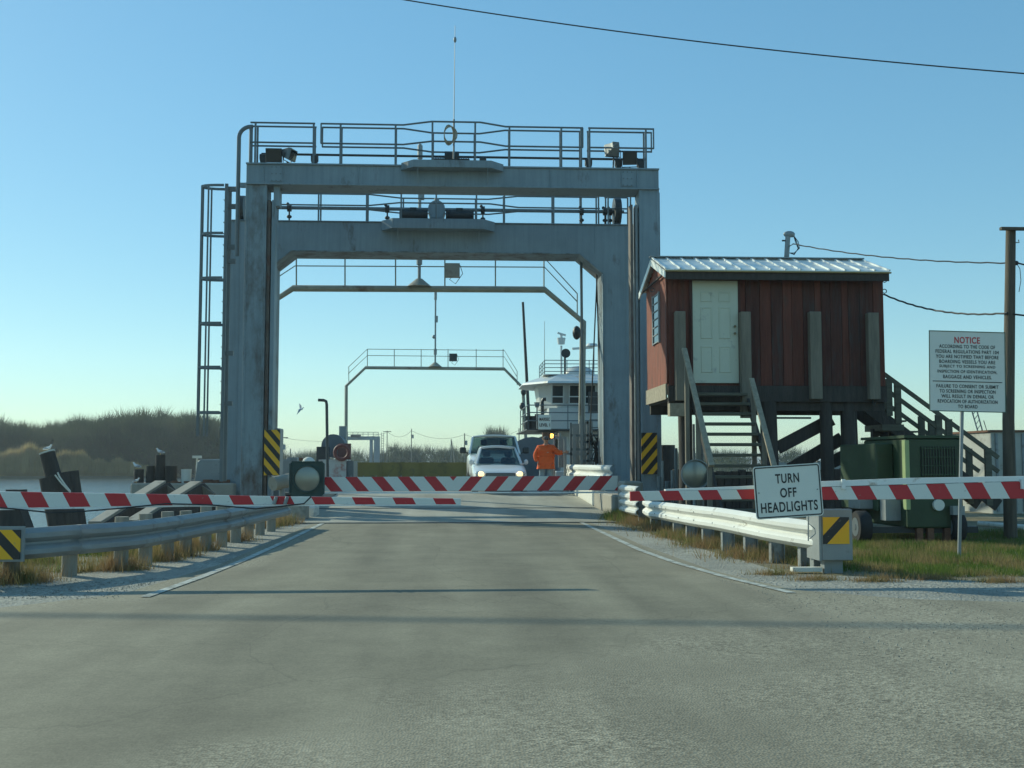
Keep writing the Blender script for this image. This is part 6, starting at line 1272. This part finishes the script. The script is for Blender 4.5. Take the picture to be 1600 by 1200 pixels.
for k in range(90):      # infill at the front
    px = rng.uniform(-420, 372); yy = rng.uniform(219, 226); q = P(px, rng.uniform(672, 700), yy); cs.append((q.x, yy, -1.4, q.z+1.4, rng.uniform(3, 5)))
thicket('thicket', cs, 240000, 110000, 1.3, .10, .34, TWIG, LEAF, 'brushy bare winter thicket along the far left bank')
n = 80000; px = rng.uniform(-700, 240, n); xs_ = (px-708)/1700; yy = rng.uniform(204.5, 212, n)+ (0); yy = np.maximum(yy, np.interp(xs_*205, [-260, -120, -60], [189, 204.8, 213]))
x = xs_*yy; h = (rng.uniform(1.6, 4.6, n)+.7*np.sin(px/37.)+.5*np.sin(px/11.+2)+.4*np.sin(px/4.3))*np.interp(px, [-700, 150, 228], [1.3, 1.1, .6])
blades('reeds', np.stack([x, yy, np.full(n, -1.38)], 1), h, rng.uniform(.12, .25, n), .18*rng.random(n), REED, 'straw coloured reeds along the water on the far left bank', 'reeds')
# low green-grey trees on the far bank behind the ferry
cs = []
for k in range(150):
    px = rng.uniform(380, 1120); yy = rng.uniform(300, 380); topy = 716+rng.normal(0, 3)-(6 if 600 < px < 735 else 0)*rng.random(); q = P(px, topy, yy); cs.append((q.x, yy, -1.5, q.z+1.5, rng.uniform(2.0, 4.5)))
for px, ty in ((616, 702), (654, 707), (672, 706), (690, 710), (765, 676), (782, 677), (774, 679), (430, 700)):
    yy = 320; q = P(px, ty, yy); cs.append((q.x, yy, -1.5, q.z+1.5, rng.uniform(2.2, 3.4)))
thicket('far_trees', cs, 50000, 60000, 1.4, .10, .42, TWIG, LEAF, 'low line of trees on the opposite bank behind the ferry')
cs = []
for k in range(150):
    px = rng.uniform(1120, 2100); yy = rng.uniform(262, 330); q = P(px, 717+rng.normal(0, 2.5), yy); cs.append((q.x, yy, -1.5, q.z+1.5, rng.uniform(2.0, 4.5)))
for px, ty in ((1345, 700), (1352, 706), (1240, 708)): q = P(px, ty, 262); cs.append((q.x, 262, -1.5, q.z+1.5, 2.4))
thicket('far_trees', cs, 30000, 30000, 1.4, .10, .42, TWIG, LEAF, 'low line of trees on the horizon behind the shack and generator')

# ---------------------------------------------------------------- the air
hb = MB(); hb.bb(-6200, 6200, -340, 8100, -5.2, 19.5)
hm = bpy.data.materials.new('haze_air'); hm.use_nodes = True; t = hm.node_tree; t.nodes.clear()
pv = _n(t, 'ShaderNodeVolumePrincipled'); pv.inputs['Density'].default_value = .00042; pv.inputs['Color'].default_value = (.86, .93, 1, 1); pv.inputs['Anisotropy'].default_value = .3
oo = _n(t, 'ShaderNodeOutputMaterial'); t.links.new(pv.outputs[0], oo.inputs['Volume'])
hz_o = hb.build('haze', hm, None, smooth=False); hz_o['kind'] = 'stuff'
